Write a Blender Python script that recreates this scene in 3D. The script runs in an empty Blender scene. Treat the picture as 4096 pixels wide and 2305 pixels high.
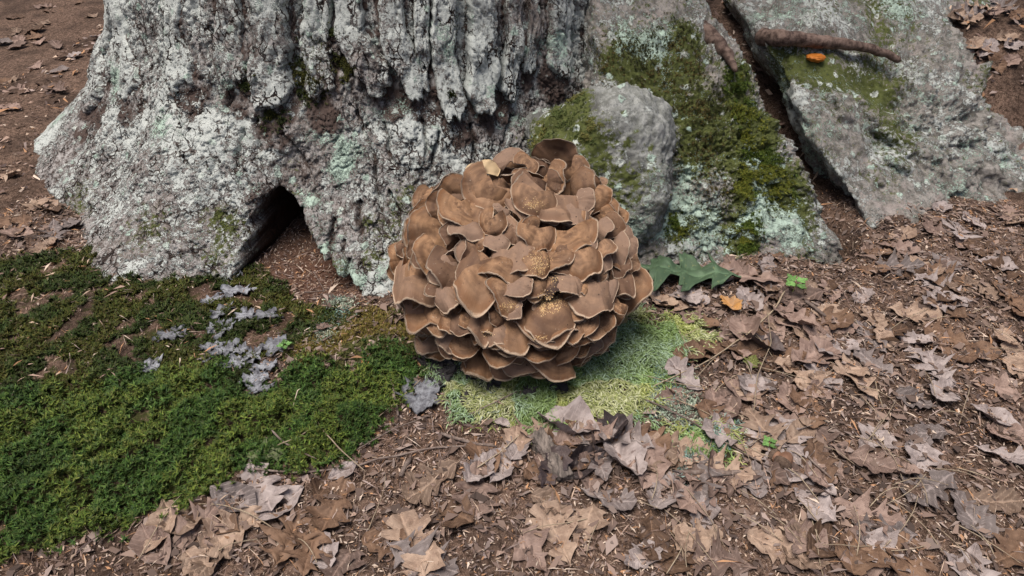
import bpy, bmesh, math, random
import numpy as np
from math import radians as rad
from mathutils import Vector, Matrix
random.seed(7); rng = np.random.default_rng(7)
sc = bpy.context.scene
C = sc.collection

# ------------------------------------------------------------------ camera, sky, sun, exposure
CAM = np.array([0.0, 0.0, 0.78]); PITCH = rad(38.0); FPX = 656.0
cam = bpy.data.cameras.new('camera'); camo = bpy.data.objects.new('camera', cam); C.objects.link(camo)
camo.location = CAM; camo.rotation_euler = (math.pi/2-PITCH, 0, 0)
cam.sensor_width = 36.0; cam.lens = FPX/1024*36.0; cam.clip_start = 0.02; cam.clip_end = 500
sc.camera = camo
SUN_EL, SUN_AZ = rad(76), rad(245)          # soft light through the canopy, from above and the left
w = bpy.data.worlds.new('World'); sc.world = w; w.use_nodes = True
nt = w.node_tree; nt.nodes.clear()
sky = nt.nodes.new('ShaderNodeTexSky'); sky.sky_type = 'NISHITA'; sky.sun_disc = False
sky.sun_elevation = SUN_EL; sky.sun_rotation = SUN_AZ; sky.dust_density = 5.0; sky.ozone_density = 0.6; sky.air_density = 0.7
bg = nt.nodes.new('ShaderNodeBackground'); bg.inputs[1].default_value = 0.04
wo = nt.nodes.new('ShaderNodeOutputWorld'); nt.links.new(sky.outputs[0], bg.inputs[0]); nt.links.new(bg.outputs[0], wo.inputs[0])
sl = bpy.data.lights.new('sun', 'SUN'); so = bpy.data.objects.new('sun', sl); C.objects.link(so)
sl.energy = 1.5; sl.angle = rad(34); sl.color = (1.0, 0.93, 0.85)
sd = Vector((math.sin(SUN_AZ)*math.cos(SUN_EL), math.cos(SUN_AZ)*math.cos(SUN_EL), math.sin(SUN_EL)))
so.rotation_euler = sd.to_track_quat('Z', 'Y').to_euler(); so.location = (0, -1, 3)
vs = sc.view_settings; vs.view_transform = 'Standard'; vs.look = 'None'; vs.exposure = 1.36; vs.gamma = 1.0; vs.use_curve_mapping = False
sc.render.engine = 'CYCLES'; sc.cycles.use_denoising = True
sc.cycles.max_bounces = 5; sc.cycles.diffuse_bounces = 3

# ------------------------------------------------------------------ maths helpers
_p = np.random.default_rng(3).permutation(256); PERM = np.concatenate([_p, _p, _p]).astype(np.int32)
_g = np.random.default_rng(4).normal(size=(256, 3)); GRAD = _g/np.linalg.norm(_g, axis=1)[:, None]
def perlin(p):
    p = np.asarray(p, float); i = np.floor(p).astype(np.int64); f = p-i; i &= 255
    u = f*f*f*(f*(f*6-15)+10); out = 0
    for dx in (0, 1):
        wx = u[:, 0] if dx else 1-u[:, 0]; a = PERM[(i[:, 0]+dx) & 255]
        for dy in (0, 1):
            wy = u[:, 1] if dy else 1-u[:, 1]; b = PERM[a+((i[:, 1]+dy) & 255)]
            for dz in (0, 1):
                wz = u[:, 2] if dz else 1-u[:, 2]; g = GRAD[PERM[b+((i[:, 2]+dz) & 255)]]
                out = out+wx*wy*wz*(g[:, 0]*(f[:, 0]-dx)+g[:, 1]*(f[:, 1]-dy)+g[:, 2]*(f[:, 2]-dz))
    return out*1.6
def fbm(p, fr, o=3, g=0.5, seed=0.0):
    p = np.asarray(p, float)*fr+seed; s = 0; a = 1
    for k in range(o):
        s = s+a*perlin(p); p = p*2.03+17.3; a *= g
    return s
def sstep(a, b, x):
    t = np.clip((x-a)/(b-a), 0, 1); return t*t*(3-2*t)
FWD = np.array([0, math.cos(PITCH), -math.sin(PITCH)]); RGT = np.array([1., 0, 0]); UPV = np.array([0, math.sin(PITCH), math.cos(PITCH)])
def ray(px, py): return FWD+(px-512)/FPX*RGT+(288-py)/FPX*UPV       # unit depth along the view axis
K = 1/2.515625                                                     # picture-study units to frame units
def march(px, py, f, t0=0.35, t1=6.0, n=2400):
    d = ray(px, py); t = np.linspace(t0, t1, n); P = CAM+t[:, None]*d; v = f(P)
    k = np.argmax(v < 0)
    if v[k] >= 0: return None
    a, b = t[max(k-1, 0)], t[k]
    for _ in range(14):
        m = (a+b)/2
        if f((CAM+m*d)[None])[0] < 0: b = m
        else: a = m
    return CAM+b*d

# ------------------------------------------------------------------ mesh helpers
def mesh_np(name, V, F, attrs=None, smooth=True):
    V = np.asarray(V, np.float32); F = np.asarray(F, np.int32); n = F.shape[1]
    me = bpy.data.meshes.new(name)
    me.vertices.add(len(V)); me.vertices.foreach_set('co', V.ravel())
    me.loops.add(F.size); me.loops.foreach_set('vertex_index', F.ravel())
    me.polygons.add(len(F)); me.polygons.foreach_set('loop_start', np.arange(0, F.size, n, dtype=np.int32))
    if smooth: me.polygons.foreach_set('use_smooth', np.ones(len(F), bool))
    me.update(calc_edges=True)
    for k, a in (attrs or {}).items():
        a = np.asarray(a, np.float32)
        if a.ndim == 1:
            at = me.attributes.new(k, 'FLOAT', 'POINT'); at.data.foreach_set('value', a)
        else:
            at = me.attributes.new(k, 'FLOAT_COLOR', 'POINT')
            at.data.foreach_set('color', np.concatenate([a, np.ones((len(a), 1), np.float32)], 1).ravel())
    return me
def grid_faces(nu, nv, off=0, closed=False):
    i, j = np.meshgrid(np.arange(nu-1), np.arange(nv if closed else nv-1), indexing='ij')
    a = i*nv+j; b = i*nv+(j+1) % nv
    return (np.stack([a, b, b+nv, a+nv], -1).reshape(-1, 4)+off).astype(np.int32)
def link(name, me, mat, parent=None, loc=None):
    o = bpy.data.objects.new(name, me); C.objects.link(o)
    if mat and me and not me.materials: me.materials.append(mat)
    if parent: o.parent = parent
    if loc is not None: o.location = loc
    return o
def tag(o, label=None, cat=None, group=None, kind=None):
    for k, v in (('label', label), ('category', cat), ('group', group), ('kind', kind)):
        if v: o[k] = v
    return o
def empty(name, loc):
    o = bpy.data.objects.new(name, None); C.objects.link(o); o.location = loc; o.empty_display_size = 0.05
    return o

# ------------------------------------------------------------------ node helpers
class NT:
    def __init__(s, name, rough=0.8, spec=0.25):
        s.m = bpy.data.materials.new(name); s.m.use_nodes = True; s.t = s.m.node_tree; s.t.nodes.clear()
        s.b = s.n('ShaderNodeBsdfPrincipled'); s.o = s.n('ShaderNodeOutputMaterial'); s.t.links.new(s.b.outputs[0], s.o.inputs[0])
        s.b.inputs['Roughness'].default_value = rough; s.b.inputs['Specular IOR Level'].default_value = spec
        s.co = s.n('ShaderNodeTexCoord').outputs['Object']
    def n(s, t, **k):
        x = s.t.nodes.new(t)
        for a, v in k.items(): setattr(x, a, v)
        return x
    def put(s, sock, v):
        if isinstance(v, bpy.types.NodeSocket): s.t.links.new(v, sock)
        elif isinstance(v, (tuple, list)) and len(v) == 3 and sock.type == 'RGBA': sock.default_value = (*v, 1)
        else: sock.default_value = v
    def noise(s, scale, detail=3, rough=0.55, vec=None, dist=0.0):
        x = s.n('ShaderNodeTexNoise'); s.put(x.inputs['Vector'], vec or s.co)
        x.inputs['Scale'].default_value = scale; x.inputs['Detail'].default_value = detail; x.inputs['Roughness'].default_value = rough; x.inputs['Distortion'].default_value = dist
        return x.outputs['Fac']
    def vor(s, scale, feat='F1', vec=None, out='Distance'):
        x = s.n('ShaderNodeTexVoronoi', feature=feat); s.put(x.inputs['Vector'], vec or s.co); x.inputs['Scale'].default_value = scale
        return x.outputs[out]
    def attr(s, name, col=False):
        return s.n('ShaderNodeAttribute', attribute_name=name).outputs['Color' if col else 'Fac']
    def math(s, op, a, b=0.0):
        x = s.n('ShaderNodeMath', operation=op); s.put(x.inputs[0], a); s.put(x.inputs[1], b); return x.outputs[0]
    def rng(s, v, lo, hi, a=0.0, b=1.0):
        x = s.n('ShaderNodeMapRange', interpolation_type='SMOOTHSTEP'); s.put(x.inputs['Value'], v)
        for k, q in (('From Min', lo), ('From Max', hi), ('To Min', a), ('To Max', b)): x.inputs[k].default_value = q
        return x.outputs['Result']
    def mix(s, f, a, b, mode='MIX'):
        x = s.n('ShaderNodeMix', data_type='RGBA', blend_type=mode); s.put(x.inputs[0], f); s.put(x.inputs[6], a); s.put(x.inputs[7], b); return x.outputs[2]
    def scl(s, v):
        x = s.n('ShaderNodeMapping'); s.put(x.inputs['Vector'], s.co); x.inputs['Scale'].default_value = v; return x.outputs[0]
    def bump(s, h, dist=0.001, strength=0.6):
        x = s.n('ShaderNodeBump'); s.put(x.inputs['Height'], h); x.inputs['Distance'].default_value = dist; x.inputs['Strength'].default_value = strength
        s.t.links.new(x.outputs[0], s.b.inputs['Normal'])
    def col(s, c): s.put(s.b.inputs['Base Color'], c); return s
    def rnd(s): return s.n('ShaderNodeObjectInfo').outputs['Random']

def crust(m, base, attr_l='lichen', attr_mi='mint', attr_mo='moss', fleck=(0.55, 0.585, 0.56), mint=(0.47, 0.60, 0.51)):
    """crusty pale flecks, mint lichen rosettes, olive algae and moss stain over a base colour"""
    fine = m.noise(260, 4, 0.7); mid = m.noise(60, 4, 0.6); big = m.noise(14, 3, 0.6)
    v = m.math('ADD', m.math('MULTIPLY', fine, 0.55), m.math('MULTIPLY', mid, 0.45))
    f1 = m.rng(m.math('SUBTRACT', m.math('ADD', v, m.math('MULTIPLY', m.attr(attr_l), 0.30)), m.math('MULTIPLY', m.crack, 0.25) if hasattr(m, 'crack') else 0.0), 0.645, 0.70)
    c = m.mix(f1, base, m.mix(m.noise(330, 2), fleck, tuple(x*0.72 for x in fleck)))
    mo = m.attr(attr_mo)
    f3 = m.rng(m.math('ADD', mo, m.math('MULTIPLY', m.math('SUBTRACT', m.noise(95, 5, 0.7), 0.5), 2.4)), 0.45, 0.80)
    c = m.mix(f3, c, m.mix(m.noise(160, 3), (0.036, 0.050, 0.011), (0.135, 0.150, 0.050)))
    f2 = m.rng(m.math('ADD', m.attr(attr_mi), m.math('ADD', m.math('MULTIPLY', m.math('SUBTRACT', m.noise(42, 5, 0.68), 0.5), 1.5), m.math('MULTIPLY', m.math('SUBTRACT', fine, 0.5), 2.0))), 0.52, 0.66)
    c = m.mix(f2, c, m.mix(m.noise(120, 3), mint, tuple(x*0.80 for x in mint)))
    dv = m.n('ShaderNodeVectorMath', operation='SCALE'); nz2 = m.n('ShaderNodeTexNoise'); m.put(nz2.inputs['Vector'], m.co); nz2.inputs['Scale'].default_value = 110; nz2.inputs['Detail'].default_value = 4; m.put(dv.inputs[0], nz2.outputs['Color']); dv.inputs['Scale'].default_value = 0.018
    pv = m.n('ShaderNodeVectorMath', operation='ADD'); m.put(pv.inputs[0], m.co); m.put(pv.inputs[1], dv.outputs[0])
    vo = m.n('ShaderNodeTexVoronoi', feature='F1'); m.put(vo.inputs['Vector'], pv.outputs[0]); vo.inputs['Scale'].default_value = 38
    sx = m.n('ShaderNodeSeparateColor'); m.put(sx.inputs[0], vo.outputs['Color'])
    f4 = m.math('MULTIPLY', m.rng(vo.outputs['Distance'], 0.26, 0.34, 1, 0), m.rng(sx.outputs[0], 0.66, 0.68)); f4 = m.math('MULTIPLY', f4, m.rng(m.noise(210, 3, .65), 0.36, 0.46))
    c = m.mix(m.math('MULTIPLY', f4, 0.9), c, m.mix(sx.outputs[1], (0.40, 0.53, 0.45), (0.58, 0.62, 0.58)))
    f2 = m.math('ADD', f2, f4)
    m.bump(m.math('ADD', m.math('ADD', m.math('MULTIPLY', fine, 0.7), m.math('MULTIPLY', m.noise(420, 2), 0.5)), m.math('SUBTRACT', m.math('ADD', f1, m.math('MULTIPLY', f2, 0.8)), m.math('MULTIPLY', m.crack, 3.0) if hasattr(m, 'crack') else 0.0)), 0.0022, 0.9)
    return c

def mat_bark():
    m = NT('lichened_bark', 0.9, 0.15)
    st = m.scl((1.0, 1.0, 0.35))
    a = m.mix(m.rng(m.math('ADD', m.math('MULTIPLY', m.noise(70, 5, 0.7, st), 0.6), m.math('MULTIPLY', m.noise(310, 3, 0.6, st), 0.4)), 0.42, 0.58), (0.075, 0.058, 0.052), (0.36, 0.345, 0.335))
    a = m.mix(m.math('MULTIPLY', m.rng(m.noise(9, 3), 0.45, 0.7), 0.6), a, (0.195, 0.165, 0.148))
    wv = m.n('ShaderNodeVectorMath', operation='ADD'); nz = m.n('ShaderNodeTexNoise'); m.put(nz.inputs['Vector'], m.co); nz.inputs['Scale'].default_value = 45; nz.inputs['Detail'].default_value = 3
    sc2 = m.n('ShaderNodeVectorMath', operation='SCALE'); m.put(sc2.inputs[0], nz.outputs['Color']); sc2.inputs['Scale'].default_value = 0.02
    m.put(wv.inputs[0], st); m.put(wv.inputs[1], sc2.outputs[0])
    cr = m.rng(m.vor(46, 'DISTANCE_TO_EDGE', wv.outputs[0]), 0.01, 0.065, 1, 0); cr = m.math('MULTIPLY', cr, m.rng(m.noise(19, 3), 0.47, 0.62))
    m.crack = cr
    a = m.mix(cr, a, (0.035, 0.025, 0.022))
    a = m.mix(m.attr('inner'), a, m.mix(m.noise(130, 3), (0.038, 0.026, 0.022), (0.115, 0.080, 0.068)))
    c = crust(m, a); return m.col(m.mix(m.attr('rot'), c, m.mix(m.noise(90, 3), (0.013, 0.008, 0.006), (0.05, 0.026, 0.018)))).m  # wood brown taken near black inside the hollow, painting in its shade
def mat_rock(name, light, dark, pink=(0.36, 0.31, 0.29)):
    m = NT(name, 0.85, 0.2)
    a = m.mix(m.rng(m.noise(55, 5, 0.7), 0.38, 0.62), dark, light)
    a = m.mix(m.math('MULTIPLY', m.rng(m.noise(17, 3), 0.55, 0.7), 0.6), a, pink)
    a = m.mix(m.math('MULTIPLY', m.rng(m.noise(300, 2), 0.6, 0.68), 0.6), a, (0.05, 0.05, 0.055))
    a = m.mix(m.math('MULTIPLY', m.attr('dirt'), m.rng(m.noise(38, 5, 0.7), 0.38, 0.60)), a, (0.085, 0.085, 0.078))
    return m.col(crust(m, a)).m
def mat_soil():
    m = NT('forest_duff', 0.95, 0.1)
    a = m.mix(m.rng(m.noise(120, 5, 0.7), 0.35, 0.65), (0.045, 0.028, 0.02), (0.19, 0.125, 0.095))
    a = m.mix(m.rng(m.noise(480, 2), 0.58, 0.66), a, (0.30, 0.22, 0.17))
    a = m.mix(m.rng(m.math('ADD', m.attr('moss'), m.math('MULTIPLY', m.math('SUBTRACT', m.noise(70, 4), 0.5), 1.0)), 0.4, 0.6), a,
              m.mix(m.noise(200, 3), (0.022, 0.028, 0.008), (0.060, 0.065, 0.020)))
    a = m.mix(m.math('MULTIPLY', m.rng(m.noise(8, 4), 0.42, 0.66), 0.65), a, (0.035, 0.024, 0.019))
    a = m.mix(m.math('MULTIPLY', m.attr('red'), 0.7), a, m.mix(m.noise(150, 4), (0.05, 0.024, 0.016), (0.17, 0.085, 0.058)))
    m.bump(m.math('ADD', m.noise(260, 4, 0.7), m.noise(70, 3)), 0.004, 0.9)
    return m.col(a).m
def mat_vc(name, rough=0.8, trans=0.0):
    m = NT(name, rough, 0.2); m.col(m.attr('col', True))
    if trans:
        m.b.inputs['Subsurface Weight'].default_value = 0.0
    return m.m
def mat_frond():
    m = NT('frond_flesh', 0.72, 0.22)
    r = m.attr('rv'); t = m.attr('tint'); u = m.attr('und'); th = m.attr('th')
    cx = m.n('ShaderNodeCombineXYZ'); m.put(cx.inputs[0], m.math('MULTIPLY', th, 9.0)); m.put(cx.inputs[1], m.math('MULTIPLY', r, 1.2)); m.put(cx.inputs[2], m.math('MULTIPLY', t, 31.0))
    fib = m.noise(3.2, 4, 0.6, cx.outputs[0])
    cy = m.n('ShaderNodeCombineXYZ'); m.put(cy.inputs[0], m.math('MULTIPLY', th, 0.7)); m.put(cy.inputs[1], m.math('MULTIPLY', r, 3.0)); m.put(cy.inputs[2], m.math('MULTIPLY', t, 17.0))
    zone = m.noise(1.3, 3, 0.55, cy.outputs[0])
    big = m.noise(26, 3)
    c = m.mix(m.rng(zone, 0.28, 0.74), (0.120, 0.064, 0.036), (0.365, 0.215, 0.120))
    c = m.mix(m.math('MULTIPLY', m.rng(big, 0.40, 0.70), 0.35), c, (0.205, 0.130, 0.090))
    c = m.mix(m.math('MULTIPLY', m.rng(fib, 0.45, 0.72), 0.20), c, (0.145, 0.078, 0.045))
    # rusty band before the margin
    c = m.mix(m.math('MULTIPLY', m.math('MULTIPLY', m.rng(r, 0.76, 0.93), m.rng(m.noise(34, 3), 0.32, 0.62)), 0.75), c, (0.19, 0.088, 0.038))
    # per frond tone
    c = m.mix(m.rng(t, 0.55, 0.95, 0, 0.80), c, (0.245, 0.166, 0.124))
    c = m.mix(m.rng(t, 0.42, 0.05, 0, 0.72), c, (0.105, 0.062, 0.044))
    c = m.mix(m.rng(m.noise(240, 2, 0.5), 0.70, 0.74), c, (0.045, 0.026, 0.02))
    c = m.mix(m.math('MULTIPLY', m.rng(m.noise(330, 2, 0.5), 0.70, 0.75), 0.6), c, (0.50, 0.40, 0.31))
    edge = m.rng(m.math('ADD', r, m.math('MULTIPLY', m.math('SUBTRACT', m.noise(90, 2), 0.5), 0.06)), 0.955, 0.985)
    c = m.mix(m.math('MULTIPLY', edge, 0.75), c, (0.54, 0.425, 0.32))
    c = m.mix(u, c, m.mix(m.noise(160, 3), (0.52, 0.42, 0.34), (0.40, 0.31, 0.25)))
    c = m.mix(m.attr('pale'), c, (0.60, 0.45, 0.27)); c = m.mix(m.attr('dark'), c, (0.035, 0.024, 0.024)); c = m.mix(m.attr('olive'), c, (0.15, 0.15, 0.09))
    m.bump(m.math('ADD', m.math('ADD', m.math('MULTIPLY', fib, 0.6), m.math('MULTIPLY', zone, 0.3)), m.math('MULTIPLY', m.noise(420, 3, 0.65), 0.6)), 0.0012, 0.65)
    return m.col(c).m
def mat_leaf(name, a, b, spot, rough=0.7):
    m = NT(name, rough, 0.25)
    v = m.attr('vein'); n1 = m.noise(45, 4, 0.6); rn = m.rnd()
    c = m.mix(m.rng(n1, 0.35, 0.68), a, b)
    c = m.mix(m.rng(rn, 0.3, 1.0, 0, 0.85), c, tuple(x*0.42 for x in b))
    c = m.mix(m.math('MULTIPLY', m.rng(m.noise(130, 3), 0.62, 0.70), 0.7), c, spot)
    c = m.mix(m.math('MULTIPLY', v, 0.45), c, tuple(min(1, x*1.35) for x in a))
    m.bump(m.math('ADD', m.math('MULTIPLY', v, 1.0), m.math('MULTIPLY', m.noise(220, 4, 0.6), 0.7)), 0.0012, 0.7)
    return m.col(c).m
def mat_plain(name, a, b, scale=90, rough=0.85, stretch=None, bump=0.001):
    m = NT(name, rough, 0.2); vec = m.scl(stretch) if stretch else None
    n1 = m.noise(scale, 5, 0.65, vec)
    c = m.mix(m.rng(n1, 0.33, 0.68), a, b); c = m.mix(m.rng(m.rnd(), 0, 1, 0, 0.35), c, tuple(x*0.5 for x in b))
    m.bump(m.math('ADD', n1, m.math('MULTIPLY', m.noise(scale*4, 3), 0.5)), bump, 0.8)
    return m.col(c).m

M = dict(
    bark=mat_bark(),
    rock=mat_rock('mossy_boulder_rock', (0.30, 0.28, 0.26), (0.115, 0.108, 0.095)),
    stone=mat_rock('pale_round_stone', (0.355, 0.365, 0.35), (0.18, 0.188, 0.172), (0.29, 0.30, 0.275)),
    soil=mat_soil(), moss=mat_vc('moss_leaf', 0.65), litter=mat_vc('litter_chip', 0.85), frond=mat_frond(),
    leaf_tan=mat_leaf('dry_tan_leaf', (0.39, 0.285, 0.215), (0.25, 0.17, 0.125), (0.10, 0.055, 0.04)),
    leaf_pink=mat_leaf('dry_pinkish_leaf', (0.31, 0.222, 0.185), (0.185, 0.125, 0.103), (0.09, 0.05, 0.04)),
    leaf_grey=mat_leaf('bleached_grey_leaf', (0.37, 0.315, 0.30), (0.22, 0.18, 0.17), (0.12, 0.08, 0.07)),
    leaf_dark=mat_leaf('wet_dark_leaf', (0.10, 0.075, 0.07), (0.055, 0.042, 0.045), (0.02, 0.015, 0.015), 0.5),
    leaf_green=mat_leaf('green_leaf', (0.135, 0.215, 0.125), (0.105, 0.18, 0.10), (0.17, 0.20, 0.09), 0.62),
    leaf_yell=mat_leaf('yellow_green_leaf', (0.28, 0.30, 0.09), (0.21, 0.235, 0.075), (0.12, 0.10, 0.04), 0.55),
    leaf_olive=mat_leaf('olive_leaf', (0.17, 0.20, 0.09), (0.13, 0.155, 0.075), (0.08, 0.08, 0.04), 0.6),
    leaf_orange=mat_leaf('orange_leaf', (0.48, 0.24, 0.07), (0.40, 0.25, 0.14), (0.14, 0.06, 0.03)),
    twig=mat_plain('dry_twig', (0.25, 0.20, 0.175), (0.13, 0.095, 0.08), 120),
    stem=mat_plain('straw_stem', (0.42, 0.35, 0.25), (0.27, 0.20, 0.145), 120),
    wood=mat_plain('rotten_wood', (0.28, 0.20, 0.165), (0.05, 0.031, 0.026), 60, 0.85, None, 0.004),
    greywood=mat_plain('weathered_wood', (0.36, 0.30, 0.26), (0.06, 0.052, 0.048), 50, 0.85, (2.2, .5, 1), 0.004),
    glichen=mat_plain('grey_foliose_lichen', (0.33, 0.345, 0.38), (0.10, 0.10, 0.115), 110, 0.8),
    dlichen=mat_plain('dark_foliose_lichen', (0.075, 0.07, 0.07), (0.035, 0.032, 0.034), 110, 0.7),
    acorn=mat_plain('acorn_shell', (0.27, 0.155, 0.10), (0.17, 0.09, 0.06), 60, 0.5),
    acap=mat_plain('acorn_cap', (0.17, 0.12, 0.09), (0.09, 0.06, 0.045), 300, 0.9),
    orange=mat_plain('orange_fungus', (0.62, 0.22, 0.04), (0.42, 0.13, 0.02), 60, 0.5),
    hollow=mat_plain('dark_rotten_heartwood', (0.075, 0.04, 0.028), (0.03, 0.016, 0.012), 70, 0.95, None, 0.004),
)

# ------------------------------------------------------------------ terrain height
def hgt(x, y):
    x = np.asarray(x, float); y = np.asarray(y, float)
    h = 0.27*sstep(1.42, 1.85, y)*sstep(-0.1, 0.25, x)+0.02*np.maximum(y-1.75, 0)
    h = h+0.045*np.exp(-((x-0.05)/0.24)**2-((y-0.86)/0.13)**2)             # mound the cluster grows from
    h = h+0.012*np.exp(-((x+0.62)/0.30)**2-((y-0.90)/0.12)**2)              # mossy bank against the root
    h = h-0.035*np.exp(-((x+0.38)/0.13)**2-((y-1.10)/0.12)**2)
    h = h+0.014*np.exp(-((x+0.36)/0.22)**2-((y-0.68)/0.10)**2)
    h = h+0.02*sstep(0.35, 0.9, x)*sstep(0.75, 1.15, y)
    tt = np.clip(((x-.53)*.13+(y-1.46)*-.28)/(.13**2+.28**2), -.4, 1); h = h-0.30*np.exp(-(((x-.53-.13*tt)**2+(y-1.46+.28*tt)**2)/.055**2))    # bottom of the cleft
    q = np.stack([x, y, 0*x], -1).reshape(-1, 3)
    return h+(0.014*perlin(q*3.1+5)+0.007*perlin(q*8+9)).reshape(x.shape)
def on_ground(px, py):
    return march(px, py, lambda P: P[:, 2]-hgt(P[:, 0], P[:, 1]), 0.35, 7)
def gnormal(x, y, e=0.006):
    n = Vector((-(float(hgt(x+e, y))-float(hgt(x-e, y)))/(2*e), -(float(hgt(x, y+e))-float(hgt(x, y-e)))/(2*e), 1)); return n.normalized()

# ------------------------------------------------------------------ zones of ground cover (outlines on the ground)
def poly(pts):
    return np.array([on_ground(a*K, b*K)[:2] for a, b in pts])
def inside(poly_, x, y, warp=0.012, seed=0.0):
    q = np.stack([x, y, 0*x+seed], -1)
    x = x+warp*(perlin(q*22)+0.6*perlin(q*60)); y = y+warp*(perlin(q*22+40)+0.6*perlin(q*60+40))
    r = np.zeros(len(x), bool); n = len(poly_)
    for i in range(n):
        (x1, y1), (x2, y2) = poly_[i], poly_[(i+1) % n]
        c = ((y1 > y) != (y2 > y)) & (x < (x2-x1)*(y-y1)/(y2-y1+1e-12)+x1); r ^= c
    return r
Z_DARK = [poly([(-150, 1000), (150, 985), (440, 930), (523, 930), (600, 990), (690, 985), (760, 905), (900, 950), (935, 890), (1000, 880), (1052, 920), (1045, 985), (975, 1040), (945, 1100), (880, 1140), (800, 1180), (640, 1175), (560, 1215), (440, 1290), (240, 1345), (60, 1400), (-150, 1440)])]
Z_MID = [poly([(630, 680), (700, 690), (740, 760), (850, 790), (800, 850), (720, 860), (660, 900), (640, 985), (523, 965), (400, 950), (200, 990), (-150, 1010), (-150, 700), (100, 640), (300, 630), (523, 650), (590, 640)])]
Z_OLIVE = [poly([(720, 860), (900, 770), (1010, 800), (1060, 880), (930, 900), (880, 950), (760, 905)])]
Z_LIGHT = [poly([(1085, 930), (1100, 860), (1560, 790), (1600, 770), (1670, 840), (1690, 940), (1650, 1035), (1560, 1062), (1480, 1052), (1400, 1066), (1330, 1075), (1200, 1070), (1120, 1020)]),
           poly([(1640, 1050), (1720, 1080), (1840, 1090), (1840, 1160), (1760, 1150), (1680, 1120)]),
           poly([(1660, 800), (1740, 800), (1780, 860), (1720, 900), (1650, 890)])]
Z_CLAD = [poly([(1620, 960), (1700, 930), (1745, 990), (1765, 1060), (1700, 1075), (1640, 1040)]),
          poly([(1160, 1010), (1220, 985), (1245, 1050), (1195, 1068)]),
          poly([(1740, 1065), (1830, 1055), (1845, 1110), (1765, 1140)]),
          poly([(832, 755), (870, 750), (878, 790), (838, 795)]), poly([(800, 828), (838, 822), (842, 862), (806, 868)]),
          poly([(1690, 1120), (1740, 1130), (1735, 1190), (1690, 1185)])]
def zone(zs, x, y, warp=0.012, jit=0.0):
    r = np.zeros(len(x), bool)
    if jit: jr = np.random.default_rng(99); x = x+jit*jr.normal(size=len(x)); y = y+jit*jr.normal(size=len(x))
    for k, z in enumerate(zs): r |= inside(z, x, y, warp, k*3.1)
    return r

# ------------------------------------------------------------------ ground sheet
xs = np.concatenate([-np.geomspace(60, 1.3, 26)[:-1], np.linspace(-1.3, 1.3, 560), np.geomspace(1.3, 60, 26)[1:]])
ys = np.concatenate([np.linspace(-20, 0.2, 16)[:-1], np.linspace(0.2, 1.75, 350), np.geomspace(1.75, 120, 50)[1:]])
X, Y = np.meshgrid(xs, ys); xv, yv = X.ravel(), Y.ravel()
q = np.stack([xv, yv, 0*xv], -1)
gm = np.maximum.reduce([zone(z, xv, yv).astype(float)*k for z, k in ((Z_DARK, 0.55), (Z_MID, 0.42), (Z_OLIVE, 0.35), (Z_LIGHT, 0.5))])
fine = 0.006*fbm(q, 34, 4, 0.6)*(np.abs(xv) < 3)
ground = link('ground', mesh_np('ground', np.stack([xv, yv, hgt(xv, yv)+fine], -1), grid_faces(len(ys), len(xs)), {'moss': gm, 'red': np.exp(-((xv+0.40)/.16)**2-((yv-1.08)/.17)**2)}), M['soil'])
tag(ground, 'brown forest floor of soil and crumbled duff', 'ground', kind='structure')

# ------------------------------------------------------------------ tree trunk with root flare and hollow
AX, AY = -0.30, 2.03
def trunk_r(ph, z):
    zz = np.maximum(z, -0.08); fl = np.exp(-np.maximum(zz, 0)/0.25)
    lobes = 0.10*np.exp(-((ph-0.10)/0.10)**2)+0.40*np.exp(-((ph+0.46)/0.16)**2)-0.10*np.exp(-((ph+0.15)/0.055)**2)-0.16*sstep(0.22, 0.55, ph)
    r = 0.65+0.38*fl*(1+lobes)+0.03*np.sin(ph*5+1)*fl
    return r-0.035*sstep(0.045, 0.0, z)*np.exp(-((ph-0.12)/0.14)**2)
def f_trunk(P):
    dx, dy = P[:, 0]-AX, -(P[:, 1]-AY); return np.hypot(dx, dy)-trunk_r(np.arctan2(dx, dy), P[:, 2])
def on_trunk(px, py):
    P = march(px, py, f_trunk)
    if P is None: return None
    return math.atan2(P[0]-AX, -(P[1]-AY)), P[2]
def tpos(ph, z, r): return np.stack([AX+r*np.sin(ph), AY-r*np.cos(ph), z], -1)
RR = 0.85                                                             # metres of arc per radian, for measuring on the bark
phs = np.concatenate([np.linspace(-math.pi, -1.15, 40)[:-1], np.linspace(-1.15, 0.75, 640), np.linspace(0.75, math.pi, 45)[1:-1]])
zs = np.concatenate([np.linspace(-0.08, 0.62, 300), np.linspace(0.62, 3.2, 50)[1:]])
PH, ZZ = np.meshgrid(phs, zs); ph, zz = PH.ravel(), ZZ.ravel()
R0 = trunk_r(ph, zz); P0 = tpos(ph, zz, R0)
def segdist(u, v, pts):
    d = np.full(len(u), 9.0)
    for (a, b), (c, e) in zip(pts[:-1], pts[1:]):
        l = (c-a)**2+(e-b)**2+1e-12; t = np.clip(((u-a)*(c-a)+(v-b)*(e-b))/l, 0, 1)
        d = np.minimum(d, np.hypot(u-a-t*(c-a), v-b-t*(e-b)))
    return d
def tpx(a, b):
    h = on_trunk(a*K, b*K)
    while h is None: a += 8 if a < 700 else -8; h = on_trunk(a*K, b*K)
    return (h[0]*RR, h[1])
us = ph*RR+0.006*fbm(P0, 30, 2, seed=3); vz = zz+0.006*fbm(P0, 30, 2, seed=8)
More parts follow.
